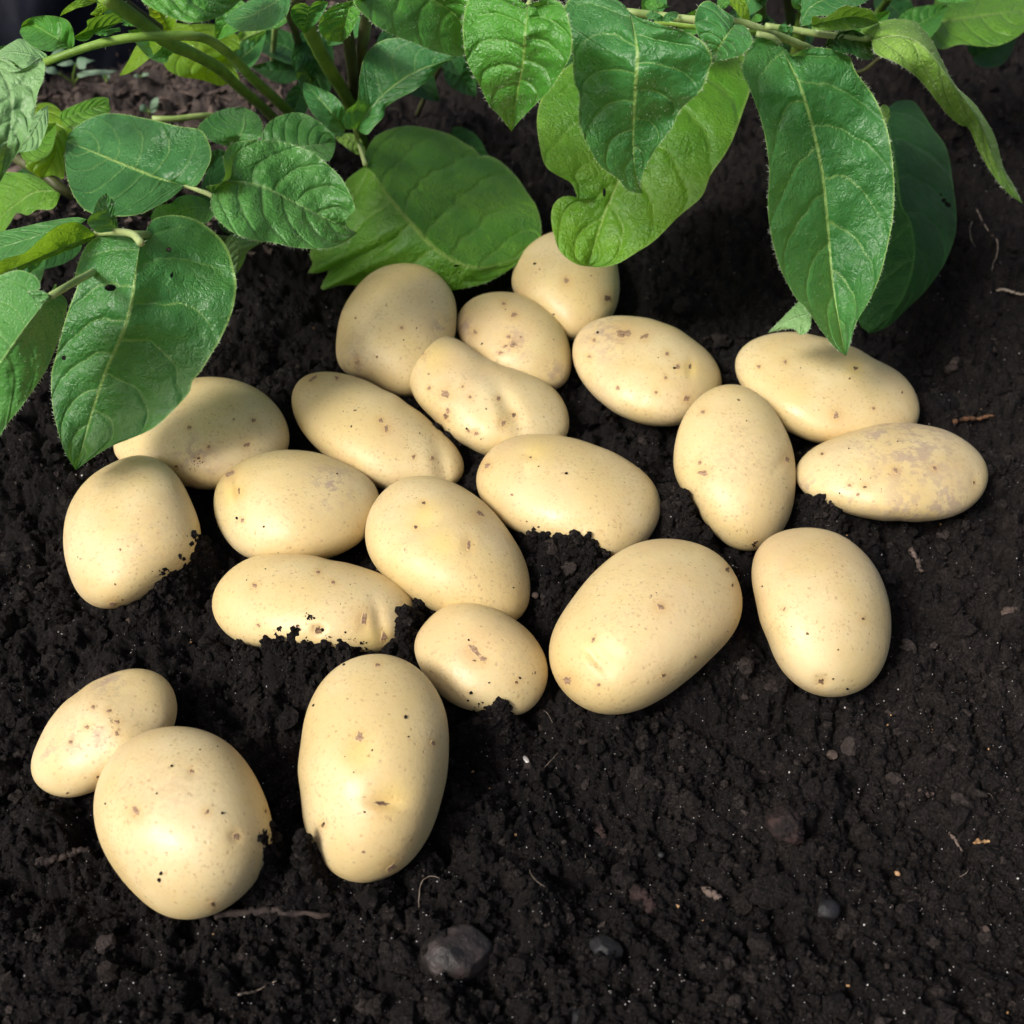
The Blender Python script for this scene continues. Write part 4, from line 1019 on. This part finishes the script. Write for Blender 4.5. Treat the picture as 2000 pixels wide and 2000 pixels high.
leaf(PC, 'G3', [(650,330),(840,300),(1000,330),(1150,450),(1290,640),(1400,790),(1550,1000),(1680,1300),(1830,1560),(1925,1712)],
     [(690,450),(850,520),(1000,620),(1100,720),(1200,850),(1300,970),(1400,1050),(1470,1080),(1560,1280),(1680,1480),(1800,1620)],
     [(560,250),(660,200),(850,158),(1010,180),(1100,260),(1180,370),(1270,560),(1360,720),(1500,850),(1590,970),(1690,1150),(1760,1400),(1850,1560)],
     [.150,.158,.156,.148,.136,.122,.106,.092,.08], zl=[0,-.012,-.012,-.006,0], zr=-.008, mat='leaf_under', nu=90, nv=16, hair=150, wave=.0016, label='narrow curled leaf arching right with its pale underside showing')
leaf(PC, 'L5', [(1050,600),(1100,900),(1130,1110),(1180,1200),(1200,1400),(1130,1620),(960,1800)],
     [(1000,640),(950,900),(930,1200),(920,1500),(900,1720)],
     [(1090,555),(1140,540),(1200,548),(1250,610),(1300,690),(1362,770),(1390,850),(1410,980),(1430,1150),(1420,1280),(1360,1430),(1270,1560),(1180,1650),(1060,1760)],
     [.066,.070,.066,.060,.052,.042,.032], zl=-.008, zr=[-.01,-.018,-.012,0], mat='leaf_dark_shaded', nu=90, nv=22, holes=[(1345,1050,8,10),(1362,1080,15,13),(1386,1106,17,13)], label='leaf with shade painted into its dark green behind the long hanging leaf')
leaf(PC, 'L4', [(1400,150),(1340,240),(1290,320),(1265,390)], [(1380,100),(1310,50),(1240,5),(1180,30),(1150,110),(1160,200),(1200,270),(1235,340)], [(1470,170),(1512,260),(1450,340),(1350,372)], [.172,.174,.168,.160], zl=.004, zr=.004, mat='leaf', hair=30)
leaf(PC, 'L5', [(585,140),(640,40),(760,-10),(960,0)], [(595,60),(610,-20),(760,-80),(920,-60)], [(640,130),(660,90),(760,80),(880,40)], [.152,.158,.160,.158], mat='leaf', hair=30)
leaf(PC, 'G3', [(150,215),(330,170),(520,140),(715,190)], [(170,250),(330,260),(520,245),(620,225)], [(160,135),(240,150),(300,125),(420,50),(560,62),(660,90)], [.158,.160,.158,.153], zr=.010, mat='leaf_under', hair=50)
leaf(PC, 'G3', [(250,400),(380,330),(520,330),(690,450)], [(380,440),(480,450),(560,490),(640,500)], [(300,310),(400,248),(520,255),(640,330)], [.148,.152,.150,.140], zr=.004, mat='leaf_dark_shaded', quilt=.0022, hair=20)
leaf(PC, 'L5', [(1245,130),(1400,110),(1600,80),(1900,40)], [(1280,200),(1340,265),(1450,240),(1600,252),(1700,230),(1800,165)], [(1300,50),(1350,-40),(1600,-90),(1800,-60)], [.075,.085,.090,.090], zl=-.004, mat='leaf_bright', nu=60, nv=16, label='blurred green leaf at the upper right corner')
leaf(PC, 'L5', [(1300,-20),(1380,-10),(1500,-20),(1600,-60)], [(1340,10),(1420,14),(1520,0)], [(1350,-60),(1480,-90)], [.13,.13,.13,.13], mat='leaf_mid')
leaf(PC, 'L5', [(650,1690),(570,1710),(500,1740),(410,1796)], [(640,1770),(592,1806),(545,1772),(470,1782)], [(600,1615),(545,1660),(480,1725)], [.062,.060,.056,.050], mat='leaf_pale', hair=30, label='small pale leaf tip between the long leaf and a potato')
leaf(PC, 'L5', [(1010,600),(1035,610),(1055,625),(1076,625)], [(1020,645),(1050,668)], [(1030,565),(1062,575)], [.105,.105,.105,.104], mat='leaf_under', nu=24, nv=6)
leaf(PC, 'L4', [(830,30),(880,40),(940,45),(1000,42)], [(860,60),(940,55)], [(850,0),(910,0),(960,25)], [.162,.166,.166,.164], mat='leaf_mid', nu=24, nv=6)
leaf(PC, 'L4', [(830,60),(870,100),(920,120),(950,135)], [(850,110),(900,132)], [(880,65),(945,100)], [.164,.166,.166,.164], mat='leaf', nu=24, nv=6)
leaf(PC, 'L4', [(940,130),(980,110),(1020,95),(1048,80)], [(980,138),(1030,118)], [(970,85),(1020,72)], [.166,.168,.168,.166], mat='leaf', nu=24, nv=6)
leaf(PC, 'L4', [(1500,130),(1530,110),(1555,100),(1575,95)], [(1530,138),(1570,130)], [(1525,95),(1550,88)], [.160,.164,.166,.166], mat='leaf_mid', nu=24, nv=6)
leaf(PC, 'L4', [(1680,200),(1700,180),(1720,165),(1725,150)], [(1675,180),(1690,155)], [(1730,200),(1740,170)], [.160,.164,.166,.166], mat='leaf', nu=24, nv=6)
leaf(PC, 'L4', [(1720,205),(1745,190),(1755,180),(1765,165)], [(1725,185),(1745,165)], [(1750,210),(1768,190)], [.160,.164,.166,.166], mat='leaf', nu=24, nv=6)
leaf(PC, 'L4', [(1290,0),(1330,30),(1350,50),(1330,60)], [(1290,40),(1310,55)], [(1340,-10),(1375,20)], [.168,.17,.17,.168], mat='leaf_mid', nu=24, nv=6)
leaf(PC, 'L4', [(1340,-40),(1420,10),(1480,70),(1500,125)], [(1350,10),(1400,60),(1450,120)], [(1420,-40),(1475,20)], [.150,.150,.148,.144], mat='leaf_yellow_glow', nu=30, nv=8)
stem(PC, 'L4', [(720,75,.166),(900,95,.164),(1150,125,.163),(1400,135,.160),(1560,180,.156),(1700,235,.150),(1900,320,.138),(2100,420,.11)], .0026, .0031, 'stem_pale', 40, name='leaf_stalk', hair=160, label='long pale hairy leaf stalk')
stem(PC, 'L4', [(900,130,.150),(1150,160,.150),(1400,190,.148),(1600,215,.142),(1850,300,.128),(2000,380,.11)], .0026, .0030, 'stem', 30)
stem(PC, 'L5', [(400,140,.158),(550,160,.156),(700,185,.154),(960,210,.150)], .0022, .0024, 'stem_pale', 20, hair=70)
stem(PC, 'L5', [(350,180,.155),(430,200,.154),(480,240,.150)], .0022, .0020, 'stem_pale', 10, hair=20)
stem(PC, 'L5', [(1080,-30,.10),(1040,30,.08),(990,90,.06),(900,180,.0)], .0040, .0040, 'stem', 16)
stem(PC, 'L5', [(520,-80,.14),(530,20,.10),(540,120,.06),(560,260,.0)], .0055, .0060, 'stem_brown', 20)
stem(PC, 'L5', [(360,-80,.14),(370,20,.10),(380,120,.06),(400,260,.0)], .0055, .0060, 'stem', 20)
stem(PC, 'L5', [(760,330,.03),(900,390,.035),(1030,300,.05)], .0020, .0020, 'stem_brown', 12)
stem(PC, 'L3', [(1465,-60,.175),(1480,0,.180),(1465,30,.182)], .0022, .0018, 'stem_pale', 10, hair=30)

# filler leaves added deep in the foliage; dark ones paint in its shade
def blade(pl, a, b, hw, z0, z1, mat, bend=0.0):
    a = np.array(a, float); b = np.array(b, float); d = b - a; L = np.linalg.norm(d); d /= L; e = np.array([-d[1], d[0]])
    at = lambda t, w: tuple(a + d * t * L + e * (w * hw + bend * L * math.sin(math.pi * t)))
    leaf(pl, 'X', [at(t, 0) for t in (0, .35, .7, 1)], [at(t, w) for t, w in ((-.03, .4), (.1, .8), (.35, 1), (.6, .8), (.85, .35))],
         [at(t, -w) for t, w in ((-.03, .4), (.1, .8), (.35, 1), (.6, .8), (.85, .35))], [z0, z0 * .7 + z1 * .3, z0 * .3 + z1 * .7, z1], zl=.004, zr=.004, mat=mat, nu=36, nv=9)
blade(PA, (590, 110), (470, 80), 30, .055, .06, 'leaf_dark_shaded', .1)
blade(PA, (600, 125), (490, 130), 26, .045, .05, 'leaf_dark_shaded', -.1)
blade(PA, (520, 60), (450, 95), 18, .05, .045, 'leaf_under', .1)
blade(PB, (610, 60), (640, 200), 42, .085, .06, 'leaf_dark_shaded', .08)
blade(PB, (590, 170), (560, 260), 24, .05, .04, 'leaf_dark_shaded')
blade(PB, (760, 60), (860, 200), 48, .07, .05, 'leaf_dark_shaded', .08)
blade(PB, (880, 120), (930, 190), 30, .05, .03, 'leaf_dark_shaded')
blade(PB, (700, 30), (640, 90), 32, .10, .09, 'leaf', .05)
blade(PB, (880, 260), (960, 330), 30, .025, .02, 'leaf_dark_shaded')
blade(PC, (1430, 20), (1540, 70), 34, .08, .06, 'leaf_dark_shaded', .08)
blade(PC, (1580, 40), (1500, 130), 34, .06, .045, 'leaf_dark_shaded')
blade(PC, (1720, -10), (1800, 70), 34, .06, .045, 'leaf_dark_shaded')
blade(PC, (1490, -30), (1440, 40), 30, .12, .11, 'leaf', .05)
blade(PC, (1130, 90), (1060, 190), 46, .09, .07, 'leaf_dark_shaded', .05)
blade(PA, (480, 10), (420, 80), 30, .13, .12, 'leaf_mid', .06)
blade(PA, (330, 60), (290, 0), 26, .13, .14, 'leaf_yellow_glow', .06)
blade(PA, (90, 340), (20, 420), 40, .06, .05, 'leaf_dark_shaded', .06)
blade(PA, (150, 470), (60, 530), 30, .05, .05, 'leaf_dark_shaded', .06)
blade(PA, (430, 420), (490, 450), 22, .04, .03, 'leaf_dark_shaded', .06)
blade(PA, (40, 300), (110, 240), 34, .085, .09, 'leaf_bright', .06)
blade(PA, (440, 300), (400, 340), 20, .05, .05, 'leaf_dark_shaded', .06)
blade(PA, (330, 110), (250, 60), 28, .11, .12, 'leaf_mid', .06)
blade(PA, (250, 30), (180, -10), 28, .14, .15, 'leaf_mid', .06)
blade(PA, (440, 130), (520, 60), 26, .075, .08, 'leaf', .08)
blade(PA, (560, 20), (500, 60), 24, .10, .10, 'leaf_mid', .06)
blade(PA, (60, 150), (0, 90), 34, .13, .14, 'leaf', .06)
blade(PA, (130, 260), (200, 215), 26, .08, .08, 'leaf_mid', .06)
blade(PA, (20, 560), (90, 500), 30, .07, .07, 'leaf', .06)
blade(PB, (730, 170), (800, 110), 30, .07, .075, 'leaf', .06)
blade(PB, (860, 40), (900, 150), 40, .09, .08, 'leaf_dark_shaded', .06)
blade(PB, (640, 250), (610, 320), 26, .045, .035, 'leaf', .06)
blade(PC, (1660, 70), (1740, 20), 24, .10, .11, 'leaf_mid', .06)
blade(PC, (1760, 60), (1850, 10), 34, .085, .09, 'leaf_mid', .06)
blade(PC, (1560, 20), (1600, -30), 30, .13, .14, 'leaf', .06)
blade(PC, (1900, 110), (1990, 60), 36, .05, .06, 'leaf_dark_shaded', .06)
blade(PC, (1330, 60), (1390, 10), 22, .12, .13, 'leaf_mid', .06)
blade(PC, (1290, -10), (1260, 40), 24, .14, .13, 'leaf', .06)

# unseen upper leaves and stem, added above the frame partly to shade the soil
def upper_shade_leaf(x, y, z, a, L, W, droop, mat='leaf_mid'):
    d = np.array([math.cos(R(a)), math.sin(R(a))]); e = np.array([-d[1], d[0]])
    def pr(t, w): 
        q = np.array([x + d[0] * t * L + e[0] * w * W, y + d[1] * t * L + e[1] * w * W, z - droop * t])
        px, py = proj(q); return (float(px), float(py))
    leaf(PC, 'X', [pr(t, 0) for t in (0, .3, .65, 1)], [pr(t, w) for t, w in ((.02, .35), (.25, .5), (.5, .46), (.8, .22))],
         [pr(t, -w) for t, w in ((.02, .35), (.25, .5), (.5, .46), (.8, .22))], [z, z - droop * .3, z - droop * .65, z - droop], zl=.006, zr=.006, mat=mat, seed=int(x * 1000 + 500))
for q in [(.10, .54, .225, 60, .10, .065), (.21, .54, .225, 30, .11, .07), (.02, .56, .225, 110, .09, .06), (.30, .50, .215, 0, .10, .06)]:
    upper_shade_leaf(*q, .015)
stem(PC, 'X', [(*[float(k) for k in proj(np.array([.16, .66, 0]))], 0.0), (*[float(k) for k in proj(np.array([.14, .58, .12]))], .12), (*[float(k) for k in proj(np.array([.12, .50, .230]))], .235)], .0075, .0045, 'stem', 24)
for q in [(.10, .54, .225), (.21, .54, .225), (.02, .56, .225), (.30, .50, .215)]:
    m_ = ((.12 + q[0]) / 2, (.50 + q[1]) / 2, .238)
    stem(PC, 'X', [(*[float(k) for k in proj(np.array(w_))], w_[2]) for w_ in ((.12, .50, .230), m_, q)], .0034, .0026, 'stem_pale', 12)

# leaf hairs: one mass for each plant
for pl in (PA, PB, PC):
    L = HAIRS.get(pl.name, [])
    if not L: continue
    b = np.array([h[0] for h in L]); d = np.array([h[1] for h in L]); ln = np.array([h[2] for h in L])
    side = np.cross(d, (CAMP - b)); side /= np.linalg.norm(side, axis=1)[:, None] + 1e-9
    oth = np.cross(d, side)
    w = .00004
    m1 = b + d * (ln * .5)[:, None] + oth * (ln * .06)[:, None]
    vv = np.stack([b - side * w, b + side * w, b + oth * w, m1 - side * w * .8, m1 + side * w * .8, m1 + oth * w * .8, b + d * ln[:, None] + np.array([0, 0, -.0002])], 1)
    f = np.array([(0, 1, 4), (0, 4, 3), (1, 2, 5), (1, 5, 4), (2, 0, 3), (2, 3, 5), (3, 4, 6), (4, 5, 6), (5, 3, 6)])
    ff = (f[None] + (np.arange(len(b)) * 7)[:, None, None]).reshape(-1, 3)
    o = mesh_obj('leaf_hairs', vv.reshape(-1, 3), ff, M['hair'], parent=pl, origin=b[0])
    o['kind'] = 'stuff'

# ================================================================== SMALL THINGS
def rock(name, crop, x, y, rx, ry, mat, label, cat, seed, sink=.3, ang=0, group=None, facet=.12):
    s_ = CROP[crop][2]; c = cc(crop, [(x, y)])[0]
    p0 = P(c[0], c[1], .004); T = tz(c[0], c[1], .004)
    a, b = rx / s_ * T / FPX, ry / s_ * T / FPX
    v, f = icosphere(4)
    g = np.random.default_rng(seed)
    w = np.ones(len(v))
    for _ in range(9):                                   # broken facets
        d = g.normal(size=3); d /= np.linalg.norm(d); h = g.uniform(.72, .95)
        w = np.minimum(w, h / np.maximum(v @ d, .3))
    rg_ = .22 if name == 'soil_clod' else .05
    w = np.clip(w, .5, 1.1) * (1 + rg_ * fbm(v[:, 0] * 3 + v[:, 2] * 2.2, v[:, 1] * 3 + seed, 3, seed) + (.10 * fbm(v[:, 0] * 9 + v[:, 2] * 6.2, v[:, 1] * 9 + v[:, 2] * 5, 3, seed) if rg_ > .1 else 0))
    q = v * w[:, None] * np.array([a, b * 1.15, min(a, b) * .9])
    ca, sa = math.cos(R(ang)), math.sin(R(ang))
    q = np.stack([q[:, 0] * ca - q[:, 1] * sa, q[:, 0] * sa + q[:, 1] * ca, q[:, 2]], -1)
    zg = float(soil_low(p0[0:1], p0[1:2])[0])
    q = q + np.array([p0[0], p0[1], zg + min(a, b) * (.9 - sink)])
    o = mesh_obj(name, q, f, M[mat], origin=(p0[0], p0[1], zg), attrs={'tone': .05 + .12 * np.clip(fbm(v[:, 0] * 4, v[:, 1] * 4 + v[:, 2] * 3, 3, seed), 0, 1)})
    return tag(o, label, cat, group)

rock('stone', 'U', 1590, 850, 230, 165, 'stone', 'brown angular stone half buried at the bottom centre', 'stone', 3, .62, 15)
rock('stone', 'S', 720, 1900, 160, 70, 'stone_grey', 'grey stone cut by the bottom picture edge', 'stone', 8, .3, 0)
rock('stone', 'T', 690, 1235, 80, 62, 'stone_grey', 'small blue-grey pebble among soil at the lower right', 'stone', 5, .2, 20)
rock('soil_clod', 'T', 420, 700, 120, 125, 'clod_red', 'reddish soil clod below the right-hand potatoes', 'soil clod', 12, .2, 40)
rock('soil_clod', 'T', 350, 1080, 150, 95, 'crumb', 'dark soil clod just below the reddish one', 'soil clod', 14, .25, 10)
rock('soil_clod', 'U', 1220, 890, 90, 110, 'crumb', 'dark soil clod against the left side of the brown stone', 'soil clod', 15, .25, 60)
rock('stone', 'S', 910, 1490, 75, 95, 'stone_grey', 'flat dark pebble right of the brown stone', 'stone', 18, .4, 70)
rock('soil_clod', 'B', 190, 110, 45, 42, 'crumb', 'round soil clod above the scarred oval potato', 'soil clod', 19, .1)
rock('pebble', 'D', 745, 935, 17, 15, 'grain', 'pale gravel bit below the pear-shaped potato', 'pebble', 22, .1)
rock('pebble', 'D', 465, 1130, 15, 22, 'chip', 'tan gravel bit on the soil left of the long bumpy potato', 'pebble', 23, .1)
rock('pebble', 'S', 410, 285, 14, 26, 'grain', 'white gravel bit on the soil right of the tall potato', 'pebble', 24, .1, 30)
rock('pebble', 'S', 1265, 832, 24, 20, 'stone_grey', 'grey-white gravel bit below the largest potato', 'pebble', 25, .1)
rock('pebble', 'T', 1355, 95, 24, 15, 'grain_tan', 'tan wood bit at the right, level with the tall potato', 'pebble', 26, .1, 20)
rock('pebble', 'T', 1138, 980, 20, 17, 'grain_tan', 'orange grit bit in the lower right soil', 'pebble', 27, .1)
rock('pebble', 'T', 1700, 1330, 24, 26, 'chip', 'pinkish gravel bit near the lower right corner', 'pebble', 28, .1)
rock('pebble', 'T', 735, 205, 40, 30, 'chip', 'brown gravel bit above the reddish soil clod', 'pebble', 29, .2)
rock('pebble', 'C', 832, 700, 17, 15, 'chip', 'grey gravel bit on the heap beside the central potato', 'pebble', 30, -1.2)

def twig(crop, pts, r, mat, label, seed, name='twig', cat='twig', lift=.001, taper=.6):
    xy = cc(crop, pts)
    w = np.array([P(a, b, .002) for a, b in xy])
    c = catmull(w, 22)
    zz = soil_z(c[:, 0], c[:, 1], False)
    zz = np.convolve(np.pad(zz, 5, mode='edge'), np.ones(11) / 11, 'valid')
    c[:, 2] = zz + r + lift
    g = np.random.default_rng(seed)
    c += g.normal(0, r * .25, c.shape)
    v, f = tube_geo(c, np.linspace(r, r * taper, len(c)) * (1 + .15 * g.normal(size=len(c))), 7, seed, .2)
    o = mesh_obj(name, v, f, M[mat], origin=c[0])
    return tag(o, label, cat)

twig('U', [(70,650),(250,620),(420,605),(600,612),(800,595)], .0013, 'twig', 'long grey-brown twig below the front round potato', 1, lift=.003)
twig('F', [(150,895),(220,870),(300,845),(350,825)], .0014, 'twig', 'short brown twig left of the front round potato', 2, lift=.003)
twig('B', [(1390,625),(1480,595),(1580,563)], .0011, 'twig_orange', 'orange-brown twig right of the slender potato', 3, lift=.003)
twig('U', [(230,1150),(300,1110),(370,1070),(460,1045)], .00035, 'root', 'thin pale rootlet near the bottom edge', 4, 'rootlet', 'rootlet', .003)
twig('U', [(1345,600),(1350,520),(1365,440),(1420,400),(1480,410)], .0002, 'root', 'curved hair-thin rootlet below the tall potato', 5, 'rootlet', 'rootlet', .004)
twig('V', [(760,500),(820,620),(900,710),(970,780),(970,900),(930,1000),(900,1110)], .00032, 'root', 'zigzag pale rootlet on the soil at the upper right', 6, 'rootlet', 'rootlet', .004)
twig('V', [(720,640),(700,720),(750,890)], .00022, 'root', 'short straight rootlet beside the zigzag one', 7, 'rootlet', 'rootlet', .004)
twig('V', [(960,1270),(1080,1300),(1240,1335)], .0007, 'root', 'pale straw stub at the right picture edge', 8, 'straw_stub', 'straw', .003)
twig('S', [(870,620),(900,680),(940,740)], .0016, 'clod_red', 'reddish bark splinter in the middle of the front soil', 9, 'bark_splinter', 'splinter', .002)
twig('S', [(1090,1050),(1150,1120),(1210,1180)], .0026, 'clod_red', 'thick reddish bark piece in the front soil', 10, 'bark_splinter', 'splinter', .001)
twig('S', [(1540,1050),(1590,1080),(1640,1120)], .0013, 'chip', 'tan wood chip right of the thick bark piece', 11, 'bark_splinter', 'splinter', .002)
twig('S', [(1310,1370),(1330,1440),(1355,1500)], .0008, 'twig', 'small brown splinter below the thick bark piece', 12, 'bark_splinter', 'splinter', .002)
twig('T', [(1460,720),(1510,770),(1560,830)], .0006, 'chip', 'pale splinter pointing down at the right', 13, 'bark_splinter', 'splinter', .002)
twig('T', [(1640,760),(1690,755),(1735,750)], .0009, 'grain_tan', 'tan straw bit lying level at the right', 14, 'bark_splinter', 'splinter', .002)
twig('T', [(1280,480),(1330,475),(1370,465)], .0010, 'chip', 'pale flake in the soil below the small tan wood bit', 15, 'bark_splinter', 'splinter', .002)
twig('B', [(1205,1190),(1240,1215),(1260,1240)], .0013, 'chip', 'pale wood flake right of the broad front potato', 16, 'bark_splinter', 'splinter', .002)
twig('B', [(1600,1500),(1640,1495),(1670,1490)], .0012, 'chip', 'pale flake near the right picture edge', 17, 'bark_splinter', 'splinter', .002)
twig('B', [(1400,330),(1415,300),(1430,270)], .0022, 'twig', 'grey bark piece on the soil right of the leaf tip', 18, 'bark_splinter', 'splinter', .001)

# black plastic sheet standing behind the bed at the upper left
n, m = 90, 30
q0 = P(-120, 235, 0.0); q1 = P(480, 70, 0.0)
us = np.linspace(0, 1, n); zs = np.linspace(-.02, .22, m)
Us, Zs = np.meshgrid(us, zs, indexing='ij')
Xs = q0[0] + (q1[0] - q0[0]) * Us
Ys = q0[1] + (q1[1] - q0[1]) * Us + .012 * fbm(Us * 6, Zs * 26, 3, 71) + .005 * np.sin(Zs * 80 + 4 * fbm(Us * 4, Zs * 3, 2, 72)) + .25 * Zs
front = np.stack([Xs, Ys, Zs], -1).reshape(-1, 3)
back = front + np.array([0, .003, 0])
fa = grid_faces(n, m).tolist(); o2 = n * m
fb = [[k + o2 for k in reversed(f)] for f in fa]
edge = [i * m for i in range(n)] + [(n - 1) * m + j for j in range(1, m)] + [i * m + m - 1 for i in range(n - 2, -1, -1)] + [j for j in range(m - 2, 0, -1)]
fe = [[edge[i], edge[(i + 1) % len(edge)], edge[(i + 1) % len(edge)] + o2, edge[i] + o2] for i in range(len(edge))]
tag(mesh_obj('plastic_sheet', np.vstack([front, back]), fa + fb + fe, M['plastic'], origin=(q0 + q1) / 2),
    'black creased plastic sheet standing behind the bed at the upper left', 'plastic sheet')

# weed seedlings on the mulch
def seedling(base, leaves, stems, label):
    pl = empty('seedling', P(*cc(base[0], [base[1:]])[0], 0.0))
    tag(pl, label, 'seedling')
    for (crop, mid, l, r, z) in leaves: leaf(pl, crop, mid, l, r, z, mat='seedling' if base[3:] != ('g',) else 'leaf_mid', nu=20, nv=6, quilt=.0004, wave=.0004)
    for (crop, pts) in stems: stem(pl, crop, pts, .0012, .0012, 'stem', 10, sides=6)
    return pl
seedling(('G1', 800, 930), [('G1', [(820,690),(900,660),(960,655),(1035,650)], [(850,740),(920,740),(935,690)], [(840,625),(900,620),(960,640)], [.045,.048,.048,.046]),
    ('G1', [(820,690),(750,680),(680,690),(605,700)], [(760,705),(680,712)], [(770,650),(690,665)], [.045,.048,.048,.046]),
    ('G1', [(825,800),(950,780),(1100,770),(1275,765)], [(860,840),(950,815),(1150,800)], [(900,765),(1100,752)], [.03,.036,.038,.036]),
    ('G1', [(720,580),(650,560),(600,570),(545,600)], [(680,600),(600,610)], [(690,525),(600,535)], [.07,.072,.072,.07]),
    ('G1', [(640,790),(580,770),(530,760),(480,745)], [(580,800),(500,780)], [(590,725),(520,725)], [.03,.033,.034,.033])],
    [('G1', [(800,930,0),(790,820,.02),(820,690,.045)]), ('G1', [(800,900,.005),(700,830,.02),(640,790,.03)]), ('G1', [(800,900,.005),(840,840,.022),(870,810,.032)])],
    'pale-leaved weed seedling in front of the black plastic sheet')
seedling(('G1', 1610, 1240), [('G1', [(1600,1200),(1550,1170),(1520,1160),(1505,1150)], [(1560,1210),(1510,1190)], [(1570,1130),(1520,1130)], [.012,.016,.018,.018]),
    ('G1', [(1610,1190),(1650,1130),(1680,1090),(1700,1045)], [(1620,1120),(1650,1070)], [(1680,1150),(1710,1100)], [.012,.018,.022,.024]),
    ('G1', [(1610,1220),(1650,1190),(1690,1150),(1715,1130)], [(1630,1170),(1670,1140)], [(1660,1210),(1700,1170)], [.012,.014,.016,.018])],
    [('G1', [(1610,1250,0),(1605,1220,.006),(1610,1195,.012)])], 'tiny green weed seedling on the mulch behind the dark leaf')
seedling(('G1', 1150, 890), [('G1', [(1145,850),(1130,830),(1120,815),(1110,800)], [(1120,850),(1105,820)], [(1150,820),(1130,800)], [.008,.012,.014,.015]),
    ('G1', [(1150,860),(1165,830),(1175,815),(1182,805)], [(1150,825),(1165,805)], [(1175,850),(1190,820)], [.008,.012,.014,.015])],
    [('G1', [(1150,895,0),(1150,860,.008)])], 'tiniest seedling on the bare mulch below the plastic sheet')
seedling(('G1', 1520, 850), [('G1', [(1520,825),(1490,820),(1470,820),(1440,815)], [(1490,840),(1455,832)], [(1490,800),(1455,800)], [.008,.010,.011,.011]),
    ('G1', [(1520,825),(1550,805),(1580,800),(1605,790)], [(1560,825),(1600,805)], [(1540,790),(1590,785)], [.008,.011,.012,.012])],
    [('G1', [(1520,860,0),(1520,825,.008)])], 'pale two-leaved seedling on the mulch under the backlit leaf')
